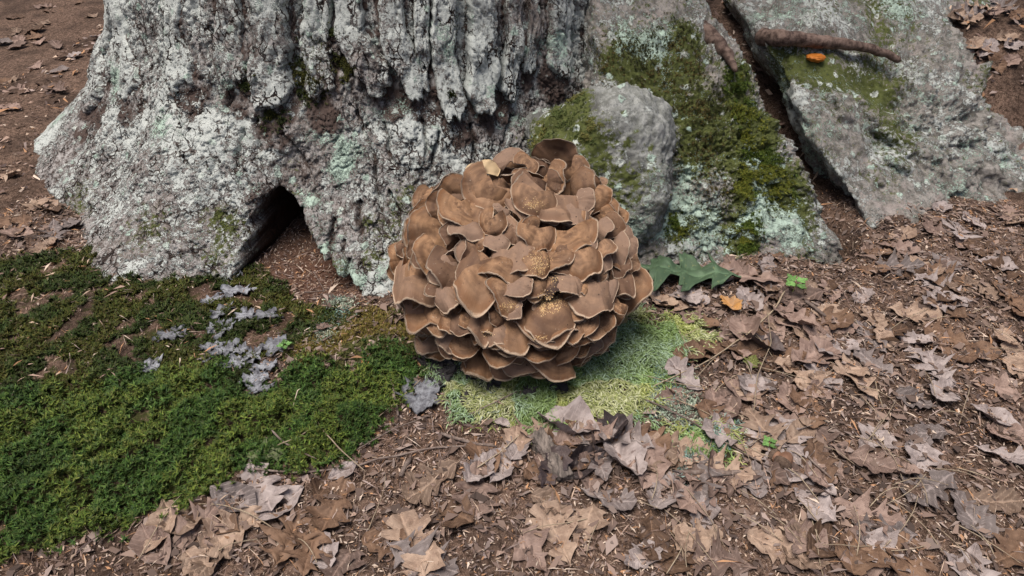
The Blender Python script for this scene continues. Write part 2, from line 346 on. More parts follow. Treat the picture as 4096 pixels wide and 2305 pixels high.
CR = [[(895, 285), (945, 400), (945, 470), (965, 570), (1000, 640)], [(840, 560), (820, 640), (838, 700)], [(960, 315), (995, 420)], [(860, 620), (880, 715)],
      [(528, 80), (548, 190), (575, 270)], [(1188, 320), (1200, 420)], [(640, 300), (655, 380)], [(980, 480), (1010, 560)], [(1100, 330), (1090, 420)], [(1290, 300), (1270, 370)],
      [(430, 250), (470, 420)], [(330, 120), (350, 400)], [(900, 520), (905, 610)], [(720, 330), (770, 420), (800, 520)], [(1060, 300), (1075, 380)], [(610, 330), (600, 420)], [(780, 640), (800, 720)]]
crk = np.zeros(len(ph)); cdeep = np.zeros(len(ph))
wv = 0.6+0.5*perlin(P0*45)
for c in CR:
    d = segdist(us, vz, [tpx(a, b) for a, b in c]); crk += np.exp(-(d/(0.0058*np.clip(wv, 0.3, 1.3)))**2)
crk = np.clip(crk, 0, 1)
stre = P0*np.array([1, 1, 0.35])
ridg = 1-np.abs(fbm(stre, 17, 3, 0.55, 2)); low = sstep(0.36, 0.18, zz)    # lower bark is finer and crustier
chk = np.clip((np.abs(fbm(stre, 26, 2, 0.5, 31))-0.05)/0.06, 0, 1)           # short checks in the bark
disp = 0.016*fbm(P0, 7, 2, seed=1)+0.006*(ridg-0.6)-0.0045*(1-chk)+0.0014*fbm(P0, 60, 3, 0.65)+0.0040*(0.3-np.abs(fbm(P0, 120, 2, 0.7)))
vr = np.abs(fbm(stre, 38, 3, 0.6, 77)); disp -= 0.006*np.exp(-(vr/0.05)**2)
tf = fbm(P0*np.array([1, 1, .6]), 30, 3, .6, 44); disp += 0.0024*(sstep(-.1, -.05, tf)+sstep(.15, .2, tf)-1)
disp -= 0.024*crk
# the hollow between two roots
Q = 1/K
hl = np.array([tpx(a*Q, b*Q) for a, b in [(228, 292), (240, 268), (245, 245), (250, 220), (261, 199), (277, 188)]]); hr = np.array([tpx(a*Q, b*Q) for a, b in [(358, 290), (342, 281), (322, 263), (308, 236), (302, 216), (293, 199), (279, 188)]])
zt = max(hl[:, 1].max(), hr[:, 1].max()); wob = 0.005*fbm(P0, 24, 2, seed=12); cc = hl[3, 0]+.02; hw = .035
def bnd(a):
    o = np.argsort(a[:, 1]); return np.interp(zz, a[o, 1], a[o, 0])
ul, ur = bnd(hl), bnd(hr); sd_ = np.maximum(ul-(ph*RR+wob), (ph*RR+wob)-ur)
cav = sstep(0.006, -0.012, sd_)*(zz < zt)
lip = np.exp(-((sd_-0.014)/0.014)**2)*(zz < zt+0.02)
disp += 0.006*lip*sstep(0.0, 0.1, zz)
r_all = R0+disp*sstep(3.0, 2.6, np.abs(ph))-0.34*cav
PV = tpos(ph, zz, r_all)
def blot(px, py, rpx, P):
    h = tpx(px, py); h = (h[0]/RR, h[1]); c = tpos(np.array([h[0]]), np.array([h[1]]), trunk_r(np.array([h[0]]), np.array([h[1]])))[0]
    return np.exp(-(np.sum((P-c)**2, 1))/(rpx*K/FPX*1.28)**2)
MINTS = [(870, 375, 60), (800, 335, 45), (850, 430, 40), (720, 270, 30), (1120, 140, 35), (1110, 90, 40), (1225, 230, 40), (960, 275, 35), (1400, 110, 60), (1030, 190, 30), (760, 160, 25), (560, 230, 50), (1300, 300, 40), (1020, 270, 35), (960, 680, 40), (870, 690, 40), (820, 620, 25), (1380, 260, 40), (300, 200, 70), (150, 300, 60), (400, 320, 50), (900, 720, 30), (780, 500, 25)]
MOSS = [(785, 175, 42), (850, 170, 26), (690, 300, 28), (620, 205, 22), (740, 420, 34), (1000, 520, 55), (985, 590, 45), (840, 680, 40), (585, 560, 50), (545, 640, 55), (540, 540, 45), (700, 90, 15), (770, 590, 26), (930, 650, 35), (1040, 470, 40), (740, 480, 25), (380, 560, 90), (200, 520, 90), (760, 250, 22), (920, 560, 40), (1310, 350, 22), (800, 100, 40)]
def trunk_attrs(P, z):
    mi = np.zeros(len(P)); mo = np.zeros(len(P))
    for a in MINTS: mi += 0.62*blot(*a, P)
    for a in MOSS: mo += 0.48*blot(*a, P)
    li = 0.55+0.42*fbm(P, 6, 3, seed=21)+0.12*sstep(0.10, 0.3, z)
    return {'lichen': np.clip(li-0.25*mo, 0, 1), 'mint': np.clip(mi+0.14+0.26*fbm(P, 9, 2, seed=5), 0, 0.85), 'moss': np.clip(mo+0.16*sstep(0.14, 0.02, z)+0.12*fbm(P, 8, 2, seed=9), 0, 1)}
at = trunk_attrs(PV, zz)
at['rot'] = sstep(0.02, 0.22, cav)  # mask for the hollow's darkness, painted into the bark colour
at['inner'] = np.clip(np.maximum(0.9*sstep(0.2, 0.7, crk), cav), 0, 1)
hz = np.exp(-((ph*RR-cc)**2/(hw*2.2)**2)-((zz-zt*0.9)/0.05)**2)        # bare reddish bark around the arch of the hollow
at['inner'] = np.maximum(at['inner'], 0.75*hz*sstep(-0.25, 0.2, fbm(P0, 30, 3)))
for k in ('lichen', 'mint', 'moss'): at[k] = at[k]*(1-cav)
PLATES = [([(300, -40), (310, 110), (340, 260)], 48, .012), ([(180, -30), (190, 130), (230, 300)], 50, .013), ([(440, -40), (440, 110), (470, 240)], 44, .010), ([(575, -40), (580, 120), (605, 240)], 40, .009),
          ([(686, -40), (686, 150), (697, 292)], 52, .022), ([(800, -40), (795, 100), (815, 272)], 44, .014), ([(872, -40), (884, 75), (930, 160), (990, 242)], 42, .022), ([(980, -40), (992, 95), (1032, 175), (1080, 262)], 35, .020),
          ([(1058, -40), (1060, 80), (1068, 200)], 20, .015), ([(1118, -40), (1113, 130), (1128, 220), (1152, 318)], 35, .022), ([(1213, -40), (1213, 180), (1202, 300)], 43, .024), ([(1291, -40), (1285, 130), (1268, 280)], 25, .018),
          ([(1342, -40), (1335, 100), (1325, 205)], 20, .010), ([(1408, -40), (1405, 120), (1388, 208)], 43, .015), ([(1490, -40), (1495, 60), (1480, 120)], 30, .012)]
gap = np.zeros(len(ph))
for pts, hwp, th_ in PLATES:
    d = segdist(us, vz, [tpx(a, b) for a, b in pts]); gap = np.maximum(gap, sstep(1.45, 1.15, d/(hwp*K/FPX*1.27)))
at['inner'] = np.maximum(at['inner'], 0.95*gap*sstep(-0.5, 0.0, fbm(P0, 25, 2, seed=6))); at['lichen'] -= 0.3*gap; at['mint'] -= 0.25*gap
TREE = empty('oak_tree', (AX, AY, 0)); TO = np.array([AX, AY, 0])
tag(TREE, 'huge old tree with lichen crusted grey bark and a dark hollow between its roots', 'tree')
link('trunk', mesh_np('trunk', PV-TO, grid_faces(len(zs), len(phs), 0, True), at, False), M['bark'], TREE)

# raised plates of old bark
def bark_plate(pts, hw_px, thick, seed, round_end=True):
    uv = np.array([tpx(a, b) for a, b in pts]); dl = np.concatenate([[0], np.cumsum(np.hypot(*np.diff(uv, axis=0).T))])
    L = dl[-1]; n = max(24, int(L/0.0032)); s = np.linspace(0, L, n); cu = np.interp(s, dl, uv[:, 0]); cz = np.interp(s, dl, uv[:, 1])
    ker = np.ones(9)/9; pad = lambda a: np.convolve(np.pad(a, 4, mode='reflect', reflect_type='odd'), ker, 'valid')
    cu, cz = pad(cu), pad(cz); tu, tz = np.gradient(cu), np.gradient(cz); l = np.hypot(tu, tz); nu_, nz_ = -tz/l, tu/l
    hw_m = hw_px*K/FPX*1.27; m = 29; t = np.linspace(-1, 1, m)
    S = s/L; endw = np.where(S > 0.9, 1-4.5*(S-0.9), 1.0)
    base = np.stack([cu, cz, 0*cu+seed*3.7], -1)
    hw_m *= 1.07; wl = hw_m*endw*(1+0.20*perlin(base*20)+0.14*perlin(base*70)+0.09*perlin(base*190)); wr = hw_m*endw*(1+0.20*perlin(base*20+50)+0.14*perlin(base*70+50)+0.09*perlin(base*190+50))
    cu = cu+hw_m*0.12*perlin(base*16+9)
    W = np.where(t[None, :] < 0, wl[:, None], wr[:, None])*t[None, :]
    U = cu[:, None]+nu_[:, None]*W; Z = cz[:, None]+nz_[:, None]*W
    u, z = U.ravel(), Z.ravel(); p_ = u/RR; r = trunk_r(p_, z); P = tpos(p_, z, r)
    T = np.broadcast_to(np.abs(t)[None, :], U.shape).ravel(); E = np.broadcast_to((endw*np.minimum(1, S*6+0.4))[:, None], U.shape).ravel()
    Tq = np.broadcast_to(t[None, :], U.shape).ravel(); Sq = np.broadcast_to(S[:, None], U.shape).ravel()
    send = 0.92+0.07*perlin(np.stack([Tq*1.7+seed*5.1, 0*Tq, 0*Tq+.5], -1))+0.035*perlin(np.stack([Tq*6+seed*3.3, Sq*4, 0*Tq+.2], -1))-0.10*Tq**4
    prof = (1-T**14)*sstep(0.0, 0.035, send-Sq)
    st_ = P*np.array([1, 1, 0.30])
    fl_ = fbm(st_, 24, 3, 0.55, seed); ter = sstep(-0.12, -0.06, fl_)+sstep(0.10, 0.16, fl_)+sstep(0.32, 0.37, fl_)
    hgt_ = thick*1.25*prof+(0.0030*(ter-1)+0.0038*(0.3-np.abs(fbm(P, 130, 2, 0.7, seed))))*np.clip(prof*2, 0, 1)-0.016*(1-np.clip(prof*3, 0, 1))
    low_ = np.clip(np.abs(fbm(st_, 30, 2, 0.5, seed+3))/0.07, 0, 1); hgt_ -= 0.005*(1-low_)*prof; hgt_ += 0.003*perlin(np.stack([Sq*5, Tq*.8, 0*Tq+seed], -1))*prof
    PV_ = tpos(p_, z, r+hgt_+0.010*fbm(P, 7, 2, seed=1))
    a = trunk_attrs(PV_, z); a['inner'] = np.clip((T-0.86)*6, 0, 0.85)*(0.6+0.5*perlin(P*60)); a['lichen'] = np.clip(a['lichen']+0.10, 0, 1)
    return PV_, grid_faces(n, m), a
for k, (pts, hwp, th_) in enumerate(PLATES):
    V_, F_, a_ = bark_plate(pts, hwp, th_, k+1.0)
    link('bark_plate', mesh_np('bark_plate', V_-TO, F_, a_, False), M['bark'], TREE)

# ------------------------------------------------------------------ rocks
def rock_fn(c, planes, p):
    c = np.array(c); N = np.array([n for n, d in planes], float); N /= np.linalg.norm(N, axis=1)[:, None]; D = np.array([d for n, d in planes])
    def r(dirs): return (np.maximum(dirs@N.T/D, 0)**p).sum(1)**(-1/p)
    def f(P):
        v = P-c; l = np.linalg.norm(v, axis=1)+1e-9; return l-r(v/l[:, None])
    return c, r, f
_ico = {}
def ico(s):
    if s not in _ico:
        bm = bmesh.new(); bmesh.ops.create_icosphere(bm, subdivisions=s, radius=1); bm.verts.ensure_lookup_table()
        _ico[s] = (np.array([v.co for v in bm.verts]), np.array([[v.index for v in f.verts] for f in bm.faces])); bm.free()
    return _ico[s]
def rock(name, c, planes, p, sub, amp, attrs_fn, mat, label, cat='boulder'):
    c, r, f = rock_fn(c, planes, p); d, F = ico(sub); rr = r(d); P = c+d*rr[:, None]
    dd = amp[0]*fbm(P, 6, 3, seed=c[0])+amp[1]*fbm(P, 30, 3, 0.6)+amp[2]*fbm(P, 110, 3, 0.7)
    P = P+d*dd[:, None]
    base = np.array([c[0], c[1], float(hgt(c[0], c[1]))])
    o = link(name, mesh_np(name, P-base, F, attrs_fn(P, d), False), mat, None, base); tag(o, label, cat)
    return f
def rblot(f, px, py, rm, P):
    h = march(px*K, py*K, f)
    if h is None: return np.zeros(len(P))
    return np.exp(-np.sum((P-h)**2, 1)/rm**2)
# rounded pale stone behind the cluster
SC = (0.165, 1.175, 0.115)
S_PL = [((0.0, -0.85, 0.42), 0.105), ((0.55, -0.35, 0.8), 0.175), ((-0.55, -0.2, 0.75), 0.150), ((1, -0.3, 0.1), 0.155), ((-1, -0.1, 0.0), 0.125), ((0, 0.3, 1), 0.215), ((0.1, 1, 0.2), 0.13), ((0, 0, -1), 0.17), ((0.8, -0.6, -0.3), 0.15), ((-0.6, -0.6, -0.2), 0.14)]
f_stone = rock_fn(SC, S_PL, 9)[2]
def a_stone(P, d):
    lo = sstep(0.20, 0.10, P[:, 2]); mottled = 1-sstep(0.66, 0.86, d@(np.array([.60, .35, .72])))  # darker mottling everywhere except the upper right facet
    mo = sum(0.50*rblot(f_stone, *a, P) for a in [(1395, 310, .05), (1430, 260, .04), (1360, 370, .05), (1500, 400, .05), (1560, 470, .04), (1480, 240, .02), (1470, 330, .03)])
    mo += sum(0.9*rblot(f_stone, *a, P) for a in [(1565, 285, .008), (1600, 330, .007), (1545, 350, .007), (1580, 360, .01), (1640, 370, .008), (1610, 300, .006)])
    mi = sum(0.45*rblot(f_stone, *a, P) for a in [(1600, 560, .06), (1580, 620, .05), (1660, 440, .04)])
    return {'moss': np.clip(mo+0.02+0.32*mottled+0.25*fbm(P, 14, 2), 0, 1), 'dirt': np.clip(mottled*(.75+.6*fbm(P, 10, 2, seed=2)), 0, 1), 'lichen': np.clip(0.12+0.18*mottled+0.35*fbm(P, 12, 2, seed=4), 0, 1), 'mint': np.clip(mi, 0, 0.8)}
rock('round_stone', SC, S_PL, 9, 7, (0.018, 0.007, 0.0028), a_stone, M['stone'], 'pale grey rounded stone wedged between the tree and the mossy boulder', 'stone')
# large mossy boulder
def at_depth(px, py, y): d = ray(px, py); return CAM+d*(y/d[1])
def plane3(c, a, b, e):
    n = np.cross(b-a, e-a); n /= np.linalg.norm(n); d = np.dot(n, a-np.array(c))
    return (n, d) if d > 0 else (-n, -d)
BC = (0.40, 1.42, 0.04)
bF, bA, bB, bT, bR = at_depth(690, 264, 1.055), at_depth(750, 55, 1.42), at_depth(837, 234, 1.15), at_depth(600, 5, 1.44), at_depth(700, 5, 1.52)
B_PL = [plane3(BC, bF, bA, bT), plane3(BC, bA, bB, bB+np.array([.42, .15, -1])), plane3(BC, bA, bR, bA+np.array([.25, 1, -.1])), plane3(BC, bF, bB, bA), ((-1, -0.25, 0.15), 0.27), ((-0.1, 0.2, 1), 0.42), ((0, 1, 0.1), 0.35), ((-0.5, -0.8, 0.4), 0.34), ((-.1, -1, 0.05), 0.37), ((0, 0, -1), 0.2)]
f_bould = rock_fn(BC, B_PL, 22)[2]
def a_bould(P, d):
    mo = sum(0.8*rblot(f_bould, *a, P) for a in [(1860, 260, .05), (1850, 190, .04), (1890, 330, .05), (1880, 430, .05), (1870, 500, .04), (1880, 590, .04), (1860, 620, .03), (1720, 180, .05), (1600, 130, .05), (1560, 170, .05), (1650, 230, .04), (1740, 300, .05), (1760, 400, .05), (1720, 90, .04), (1930, 330, .05), (1960, 440, .05), (1700, 560, .04), (1780, 560, .03), (2000, 520, .05)])
    mi = sum(0.55*rblot(f_bould, *a, P) for a in [(1700, 520, .05), (1650, 560, .04), (1790, 590, .05), (1920, 480, .04), (1960, 560, .05), (1650, 110, .04), (1580, 90, .04), (1890, 400, .03), (1730, 440, .03), (2010, 590, .04), (1900, 560, .04)])
    return {'moss': np.clip(mo+0.33+0.30*fbm(P, 9, 2, seed=14), 0, 1), 'lichen': np.clip(0.45+0.35*fbm(P, 11, 2, seed=6), 0, 1), 'mint': np.clip(mi+0.20+0.25*fbm(P, 14, 2), 0, 0.8)}
rock('mossy_boulder', BC, B_PL, 22, 8, (0.030, 0.013, 0.006), a_bould, M['rock'], 'large boulder patched with green moss and mint lichen right of the round stone')
DC = (0.98, 1.62, 0.02)
dE, dF, dG = at_depth(773, 62, 1.50), at_depth(840, 180, 1.26), at_depth(960, 45, 1.72)
D_PL = [plane3(DC, dE, dF, dF+np.array([.65, .30, -1])), plane3(DC, dE, dF, dG), ((0.15, -1, 0.15), 0.43), ((0.0, 0.05, 1), 0.31), ((1, 0, 0), 0.6), ((0, 1, 0), 0.4), ((0, 0, -1), 0.25), ((0.1, -0.7, 0.7), 0.36)]
f_bould2 = rock_fn(DC, D_PL, 22)[2]
def a_bould2(P, d):
    mo = sum(0.7*rblot(f_bould2, *a, P) for a in [(1940, 150, .05), (2000, 160, .05), (2050, 180, .06), (1960, 220, .04), (2200, 200, .1)])
    return {'moss': np.clip(mo+0.30+0.45*fbm(P, 5, 3, seed=24), 0, 1), 'lichen': np.clip(0.46+0.4*fbm(P, 7, 3, seed=16), 0, 1), 'mint': np.clip(0.28+0.4*fbm(P, 8, 3, seed=3), 0, 0.7)}
rock('split_boulder', DC, D_PL, 22, 7, (0.050, 0.016, 0.006), a_bould2, M['rock'], 'grey green lichened boulder across the dark gap from the mossy one')

# ------------------------------------------------------------------ hen-of-the-woods cluster
def zc(x, y): return (1540+x/1.45)/4, (530+y/1.45)/4                 # study units of the cluster to frame units
CX, CY = zc(765, 745)
def cl_depth(px, py, k=1.0):
    rho2 = ((px-CX)/128.0)**2+((py-CY)/122.0)**2
    base = 1.055+0.15*sstep(355, 150, py)
    return base-0.155*k*math.sqrt(max(0.0, 1-min(rho2, 1.0)))
def cl_pt(px, py, k=1.0, push=0.0): return CAM+ray(px, py)*(cl_depth(px, py, k)+push)
b0 = on_ground(CX, CY+95); CLB = np.array([b0[0], b0[1]+0.05, 0.0]); CLB[2] = float(hgt(CLB[0], CLB[1]))
CLUSTER = empty('mushroom_cluster', CLB)
tag(CLUSTER, 'large brown frilly cluster of overlapping mushroom fronds at the foot of the tree', 'mushroom')
def frond(bx, by, rx, ry, wz, tau=20, curl=0.0, tint=None, wave=1.0, k=1.0, push=0.0, pale=0, dark=0, olive=0, cup=None, seed=0, A=1.95):
    r_ = np.random.default_rng(seed+100)
    tau = (tau*1.15+(22 if ry > 700 else 15) if tau > 0 else tau)+r_.uniform(-10, 10); p1 = zc(bx, by); p2 = zc(rx, ry); rim = cl_pt(*p2, k, push); dep = np.dot(rim-CAM, FWD)
    V_ = (CAM-rim); V_ /= np.linalg.norm(V_)
    sx = (p2[0]-p1[0]); sy = -(p2[1]-p1[1]); ls = math.hypot(sx, sy)
    g2 = sx*RGT+sy*UPV; g2 -= np.dot(g2, V_)*V_; g2 /= np.linalg.norm(g2)
    t_ = rad(tau); g = math.cos(t_)*g2+math.sin(t_)*V_; n = -math.sin(t_)*g2+math.cos(t_)*V_; b = np.cross(n, g); ro = r_.uniform(-.25, .25); n, b = math.cos(ro)*n+math.sin(ro)*b, math.cos(ro)*b-math.sin(ro)*n
    L = ls/FPX*dep/math.cos(t_)*(0.76 if seed < 1000 else 1.0); Wd = wz/1.45/4/FPX*dep*1.30
    base = rim-g*L
    nr, nt_ = (16, 46) if seed < 400 else (11, 34) if seed < 1000 else (9, 26)
    R = np.linspace(0.0, 1.0, nr)**0.85; TH = np.linspace(-A, A, nt_)
    r, th = np.meshgrid(R, TH, indexing='ij')
    f1, f2, f3, f4 = r_.uniform(0, 6.28, 4); k1 = r_.uniform(1.6, 3.0); k2 = r_.uniform(3, 5.5)
    q = np.stack([np.sin(th)*2.2, np.cos(th)*2.2, 0*th+seed*1.7], -1).reshape(-1, 3)
    nlow = fbm(q, 1.0, 2).reshape(r.shape); nhi = fbm(q, 4.5, 3, 0.65).reshape(r.shape)
    rad_ = r*(1+r**3*(0.07*np.sin(k1*th+f1)+0.05*nlow+0.020*nhi))
    side = np.where(np.abs(th) > 1.5, 1-0.35*(np.abs(th)-1.5), 1.0)
    x = rad_*np.sign(np.sin(th))*np.abs(np.sin(th))**0.92*Wd/2*side; y = rad_*np.sign(np.cos(th))*np.abs(np.cos(th))**0.80*L
    S = 0.5*(L+Wd/2)
    cp = r_.uniform(0.05, 0.45) if cup is None else cup+0.1
    rim = rim+V_*(r_.uniform(-0.011, 0.009)+min(max((wz-150)/110*0.011, -0.009), 0.016)-(0.004 if seed >= 1000 else 0)); base = rim-g*L
    h = S*(cp*0.8-cp*rad_**2.2+wave*(0.085*r**1.8*np.sin(k1*th+f2)+0.13*r**2.8*np.sin(k2*th+f3))-0.13*sstep(0.72, 1.0, r)*(0.6+0.7*np.sin(1.5*th+f4))+0.028*sstep(.55, 1, r)*np.sin(7*th+f1+3*nlow)+0.025*nhi*sstep(.5, 1, r)+0.02*nlow*r)
    h += 0.28*S*curl*sstep(0.55, 1.0, r)*(0.6+0.4*np.sin(th*1.3+f1))
    h += 0.0008*nhi*r+S*0.05*np.exp(-(x/(Wd*0.12))**2)*(r-1)*r*2
    top = base+x.reshape(-1, 1)*b+y.reshape(-1, 1)*g+h.reshape(-1, 1)*n
    thk = (0.0042*(1-r**2.5)+0.0011)*min(1.0, S/0.03+0.3)
    bot = top-(thk.reshape(-1, 1))*n
    # a rounded bead on the rim: three rows, top edge - middle - underside
    Vv = np.concatenate([top, bot])
    F1 = grid_faces(nr, nt_); F2 = grid_faces(nr, nt_, nr*nt_)[:, ::-1]
    e = np.arange((nr-1)*nt_, nr*nt_-1); F3 = np.stack([e, e+1, e+1+nr*nt_, e+nr*nt_], -1)[:, ::-1]
    rr_ = r.ravel(); tint = r_.uniform(0, 1) if tint is None else min(1, max(0, tint+r_.uniform(-.3, .3)))
    one = np.ones(2*nr*nt_)
    at_ = {'rv': np.concatenate([rr_, rr_]), 'th': np.concatenate([th.ravel()]*2), 'und': np.concatenate([0*rr_, 0*rr_+1]), 'tint': one*tint,
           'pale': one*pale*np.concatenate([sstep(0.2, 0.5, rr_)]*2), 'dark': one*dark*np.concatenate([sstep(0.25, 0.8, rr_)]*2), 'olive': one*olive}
    me = mesh_np('frond', Vv-CLB, np.concatenate([F1, F2, F3]), at_)
    return link('frond', me, M['frond'], CLUSTER)
FR = [ # base x, base y, rim x, rim y, width, tilt, {options}
 (960,215,1040,48,235,5,dict(cup=-.10,curl=.35,wave=.8)), (735,200,690,92,150,-25,dict(curl=.3,tint=.8)), (570,265,540,158,160,-10,dict(pale=.85,wave=1.3)), (640,265,505,390,265,20,dict(curl=.35,tint=.7,cup=-.05)),
 (480,400,305,320,210,12,dict(tint=.55)), (470,370,475,552,270,28,dict(cup=-.08,curl=.25,tint=.6)), (300,390,185,430,190,12,{}), (390,420,275,500,190,0,dict(k=.93)), (310,470,165,545,200,20,dict(curl=.3)),
 (480,520,485,608,180,38,{}), (520,590,592,668,95,20,dict(cup=.4)), (370,540,175,640,290,12,dict(k=.95,tint=.5)), (450,590,330,625,140,25,dict(curl=.6)), (340,650,235,800,250,25,dict(curl=.2,tint=.45)),
 (170,650,82,700,110,10,dict(k=.9)), (205,630,165,722,95,12,{}), (155,715,32,775,175,15,dict(tint=.5)), (205,710,205,968,285,28,dict(tint=.55)), (400,710,330,862,225,15,dict(k=.96)), (430,800,380,705,215,35,dict(curl=.9,tint=.9,cup=-.2)),
 (630,710,505,965,285,22,dict(tint=.55,cup=.2)), (600,740,438,745,210,14,dict(tint=.55)), (330,880,280,930,115,35,{}), (330,905,382,1018,125,25,dict(cup=.45)), (420,850,475,1003,130,12,dict(k=.95,curl=.2)),
 (290,925,245,1138,275,28,dict(tint=.5)), (265,990,185,1132,240,8,dict(k=.94)), (260,1020,190,1168,170,8,dict(k=.9)), (175,975,95,1005,115,15,{}), (410,1025,420,1162,175,22,dict(tint=.6)), (400,1030,420,1112,115,30,dict(tint=.95)),
 (320,1110,268,1275,195,20,{}), (430,1120,385,1278,165,18,dict(tint=.75)), (575,950,560,1148,185,28,{}), (530,1110,547,1222,75,15,dict(k=1.0)), (630,1095,640,1222,180,24,dict(tint=.8)), (475,1170,440,1297,165,12,dict(k=.93)),
 (595,1190,560,1378,230,28,dict(tint=.5,cup=.3)), (690,1215,712,1332,215,25,{}), (705,1290,672,1418,160,14,dict(k=.9)), (870,1205,860,1327,205,30,dict(tint=.7)), (960,1215,900,1383,320,14,dict(k=.95,tint=.4)), (1040,1225,1085,1300,210,25,{}),
 (690,1030,775,1242,250,28,dict(tint=.55,cup=.35)), (690,1060,612,1060,120,18,{}), (910,1125,910,1243,170,24,dict(tint=.95)), (940,935,955,1178,350,24,dict(tint=.52,cup=-.05,curl=.15,wave=1.2)), (1000,950,1125,1050,210,20,dict(tint=.5)),
 (730,920,650,985,210,22,{}), (720,990,745,1062,120,30,dict(tint=.95)), (700,770,690,852,245,45,dict(cup=.5)), (670,820,580,860,110,30,dict(curl=.5)), (740,860,765,947,190,22,dict(k=.97)), (640,870,630,918,120,20,dict(k=.95)),
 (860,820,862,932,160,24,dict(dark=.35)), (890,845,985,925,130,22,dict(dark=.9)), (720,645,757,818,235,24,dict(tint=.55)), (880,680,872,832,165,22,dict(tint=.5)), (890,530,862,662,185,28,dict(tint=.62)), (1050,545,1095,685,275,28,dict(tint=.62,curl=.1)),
 (900,560,808,565,140,20,dict(tint=.62)), (1110,600,1140,712,190,16,dict(k=.97)), (1040,650,1040,708,85,28,dict(tint=.3)), (1000,695,990,778,165,30,dict(tint=.15)), (1030,730,1000,818,200,22,dict(k=.97)), (1120,680,1148,832,195,25,{}),
 (1220,640,1252,752,160,18,dict(tint=.8)), (1215,710,1240,835,150,14,dict(k=.97,tint=.85)), (1300,610,1342,772,170,20,dict(tint=.8)), (1370,610,1425,722,120,12,{}), (1070,790,1058,932,180,20,dict(k=.97)), (1225,855,1180,1058,220,24,dict(tint=.95)),
 (1200,840,1160,945,110,30,dict(tint=.8)), (1300,850,1268,1002,100,24,{}), (1320,800,1370,945,165,18,{}), (1340,850,1440,1005,290,18,dict(tint=.5)), (1250,780,1305,838,75,25,dict(tint=.1)), (1330,740,1365,828,130,20,{}), (1395,710,1445,805,105,10,{}),
 (955,320,925,480,335,24,dict(tint=.5,curl=.15,cup=-.05)), (1090,330,1228,320,215,22,dict(cup=.45)), (930,240,1015,292,185,38,dict(tint=.6)), (860,250,795,345,165,28,{}), (800,300,790,226,190,20,dict(cup=-.3,tint=.35)), (800,205,850,128,120,-15,dict(curl=.4)),
 (1070,190,1160,238,135,20,{}), (1090,390,1180,442,165,20,dict(tint=.8)), (1115,430,1055,527,180,32,dict(curl=.4,tint=.9)), (1190,360,1275,432,160,18,{}), (1230,435,1335,505,160,18,dict(tint=.3)), (1260,510,1345,595,150,18,dict(tint=.35)), (1310,460,1380,530,120,14,{}),
 (1215,310,1285,332,100,14,{}), (1210,545,1275,625,150,24,dict(tint=.85)), (1340,550,1405,635,115,14,{}), (620,470,630,608,120,6,dict(k=.96,tint=.7)), (640,490,815,650,105,24,dict(tint=.55)), (730,480,622,490,60,30,dict(tint=1)), (715,365,805,495,70,20,dict(tint=.8)),
 (640,590,650,682,130,22,dict(tint=.8)), (1225,1040,1170,1178,170,24,{}), (1100,1080,1090,1197,130,24,{}), (1060,1070,1008,1168,100,24,dict(tint=.9)), (1015,1150,1092,1235,60,25,dict(tint=.8)), (1140,1150,1150,1228,130,24,{}), (1110,1210,1195,1295,175,20,{}), (1190,1170,1262,1255,160,18,{}),
 (1240,1060,1290,1145,125,18,{}), (1280,1030,1360,1092,135,14,{}), (1310,1035,1410,1068,85,14,dict(olive=.8)), (1260,1140,1330,1180,110,12,dict(k=.93)), (1090,1260,1145,1330,135,14,dict(k=.96)), (800,1290,800,1392,220,14,dict(k=.93)), (1090,1030,1090,1092,100,28,dict(tint=.9)),
 (690,430,665,470,90,20,dict(tint=.9)), (560,560,600,640,110,10,dict(k=.93)), (1000,420,960,470,120,20,{}), (960,480,955,530,90,20,dict(tint=.5)), (900,1010,870,1040,60,10,dict(k=.9)), (250,380,230,330,110,10,dict(k=.92)), (1130,560,1230,560,120,18,{}), (1290,680,1310,560,90,10,dict(k=.93)),
 (520,690,470,660,90,15,dict(k=.95)), (780,560,740,640,110,15,dict(k=.92)), (860,470,860,540,90,10,dict(k=.88)), (1370,980,1330,1030,100,16,{}), (1210,820,1260,850,90,20,{}), (350,960,400,1060,110,10,dict(k=.92)), (480,1060,470,1130,80,14,dict(k=.95)),
]
for i, fdef in enumerate(FR):
    o_ = dict(fdef[6]); frond(*fdef[:6], seed=i, **o_)
for i, fdef in enumerate(FR):
    bx, by, rx, ry, wz, ta = fdef[:6]
    if wz < 150 or ta < 8: continue
    l = math.hypot(rx-bx, ry-by); ux, uy = (rx-bx)/l, (ry-by)/l; r2 = np.random.default_rng(700+i); e = r2.uniform(10, 26); sx = r2.uniform(-.22, .22)*wz
    frond(bx+ux*e+uy*sx, by+uy*e-ux*sx, rx+ux*e+uy*sx, ry+uy*e-ux*sx, wz*r2.uniform(.55, .8), ta*.6, k=fdef[6].get('k', 1)*.945, seed=400+i, tint=r2.uniform(.1, .75))
# smaller fronds deeper in the cluster, tinted dark to paint shade into the gaps
fr = np.random.default_rng(55)
for i in range(95):
    a = fr.uniform(0, 2*math.pi); rr = math.sqrt(fr.uniform(0.02, 1))*0.93
    x, y = 765+rr*700*math.cos(a), 745+rr*665*math.sin(a)
    ga = a if rr > 0.55 else fr.uniform(math.pi*0.25, math.pi*0.75)
    ga = 0.55*ga+0.45*(math.pi/2) if math.sin(a) > -0.2 else ga
    L = fr.uniform(90, 150)
    frond(x-L*math.cos(ga), y-L*math.sin(ga), x, y, fr.uniform(90, 190), fr.uniform(5, 22), k=fr.uniform(.58, .74), push=0.016, seed=1000+i, tint=fr.uniform(.1, .5))
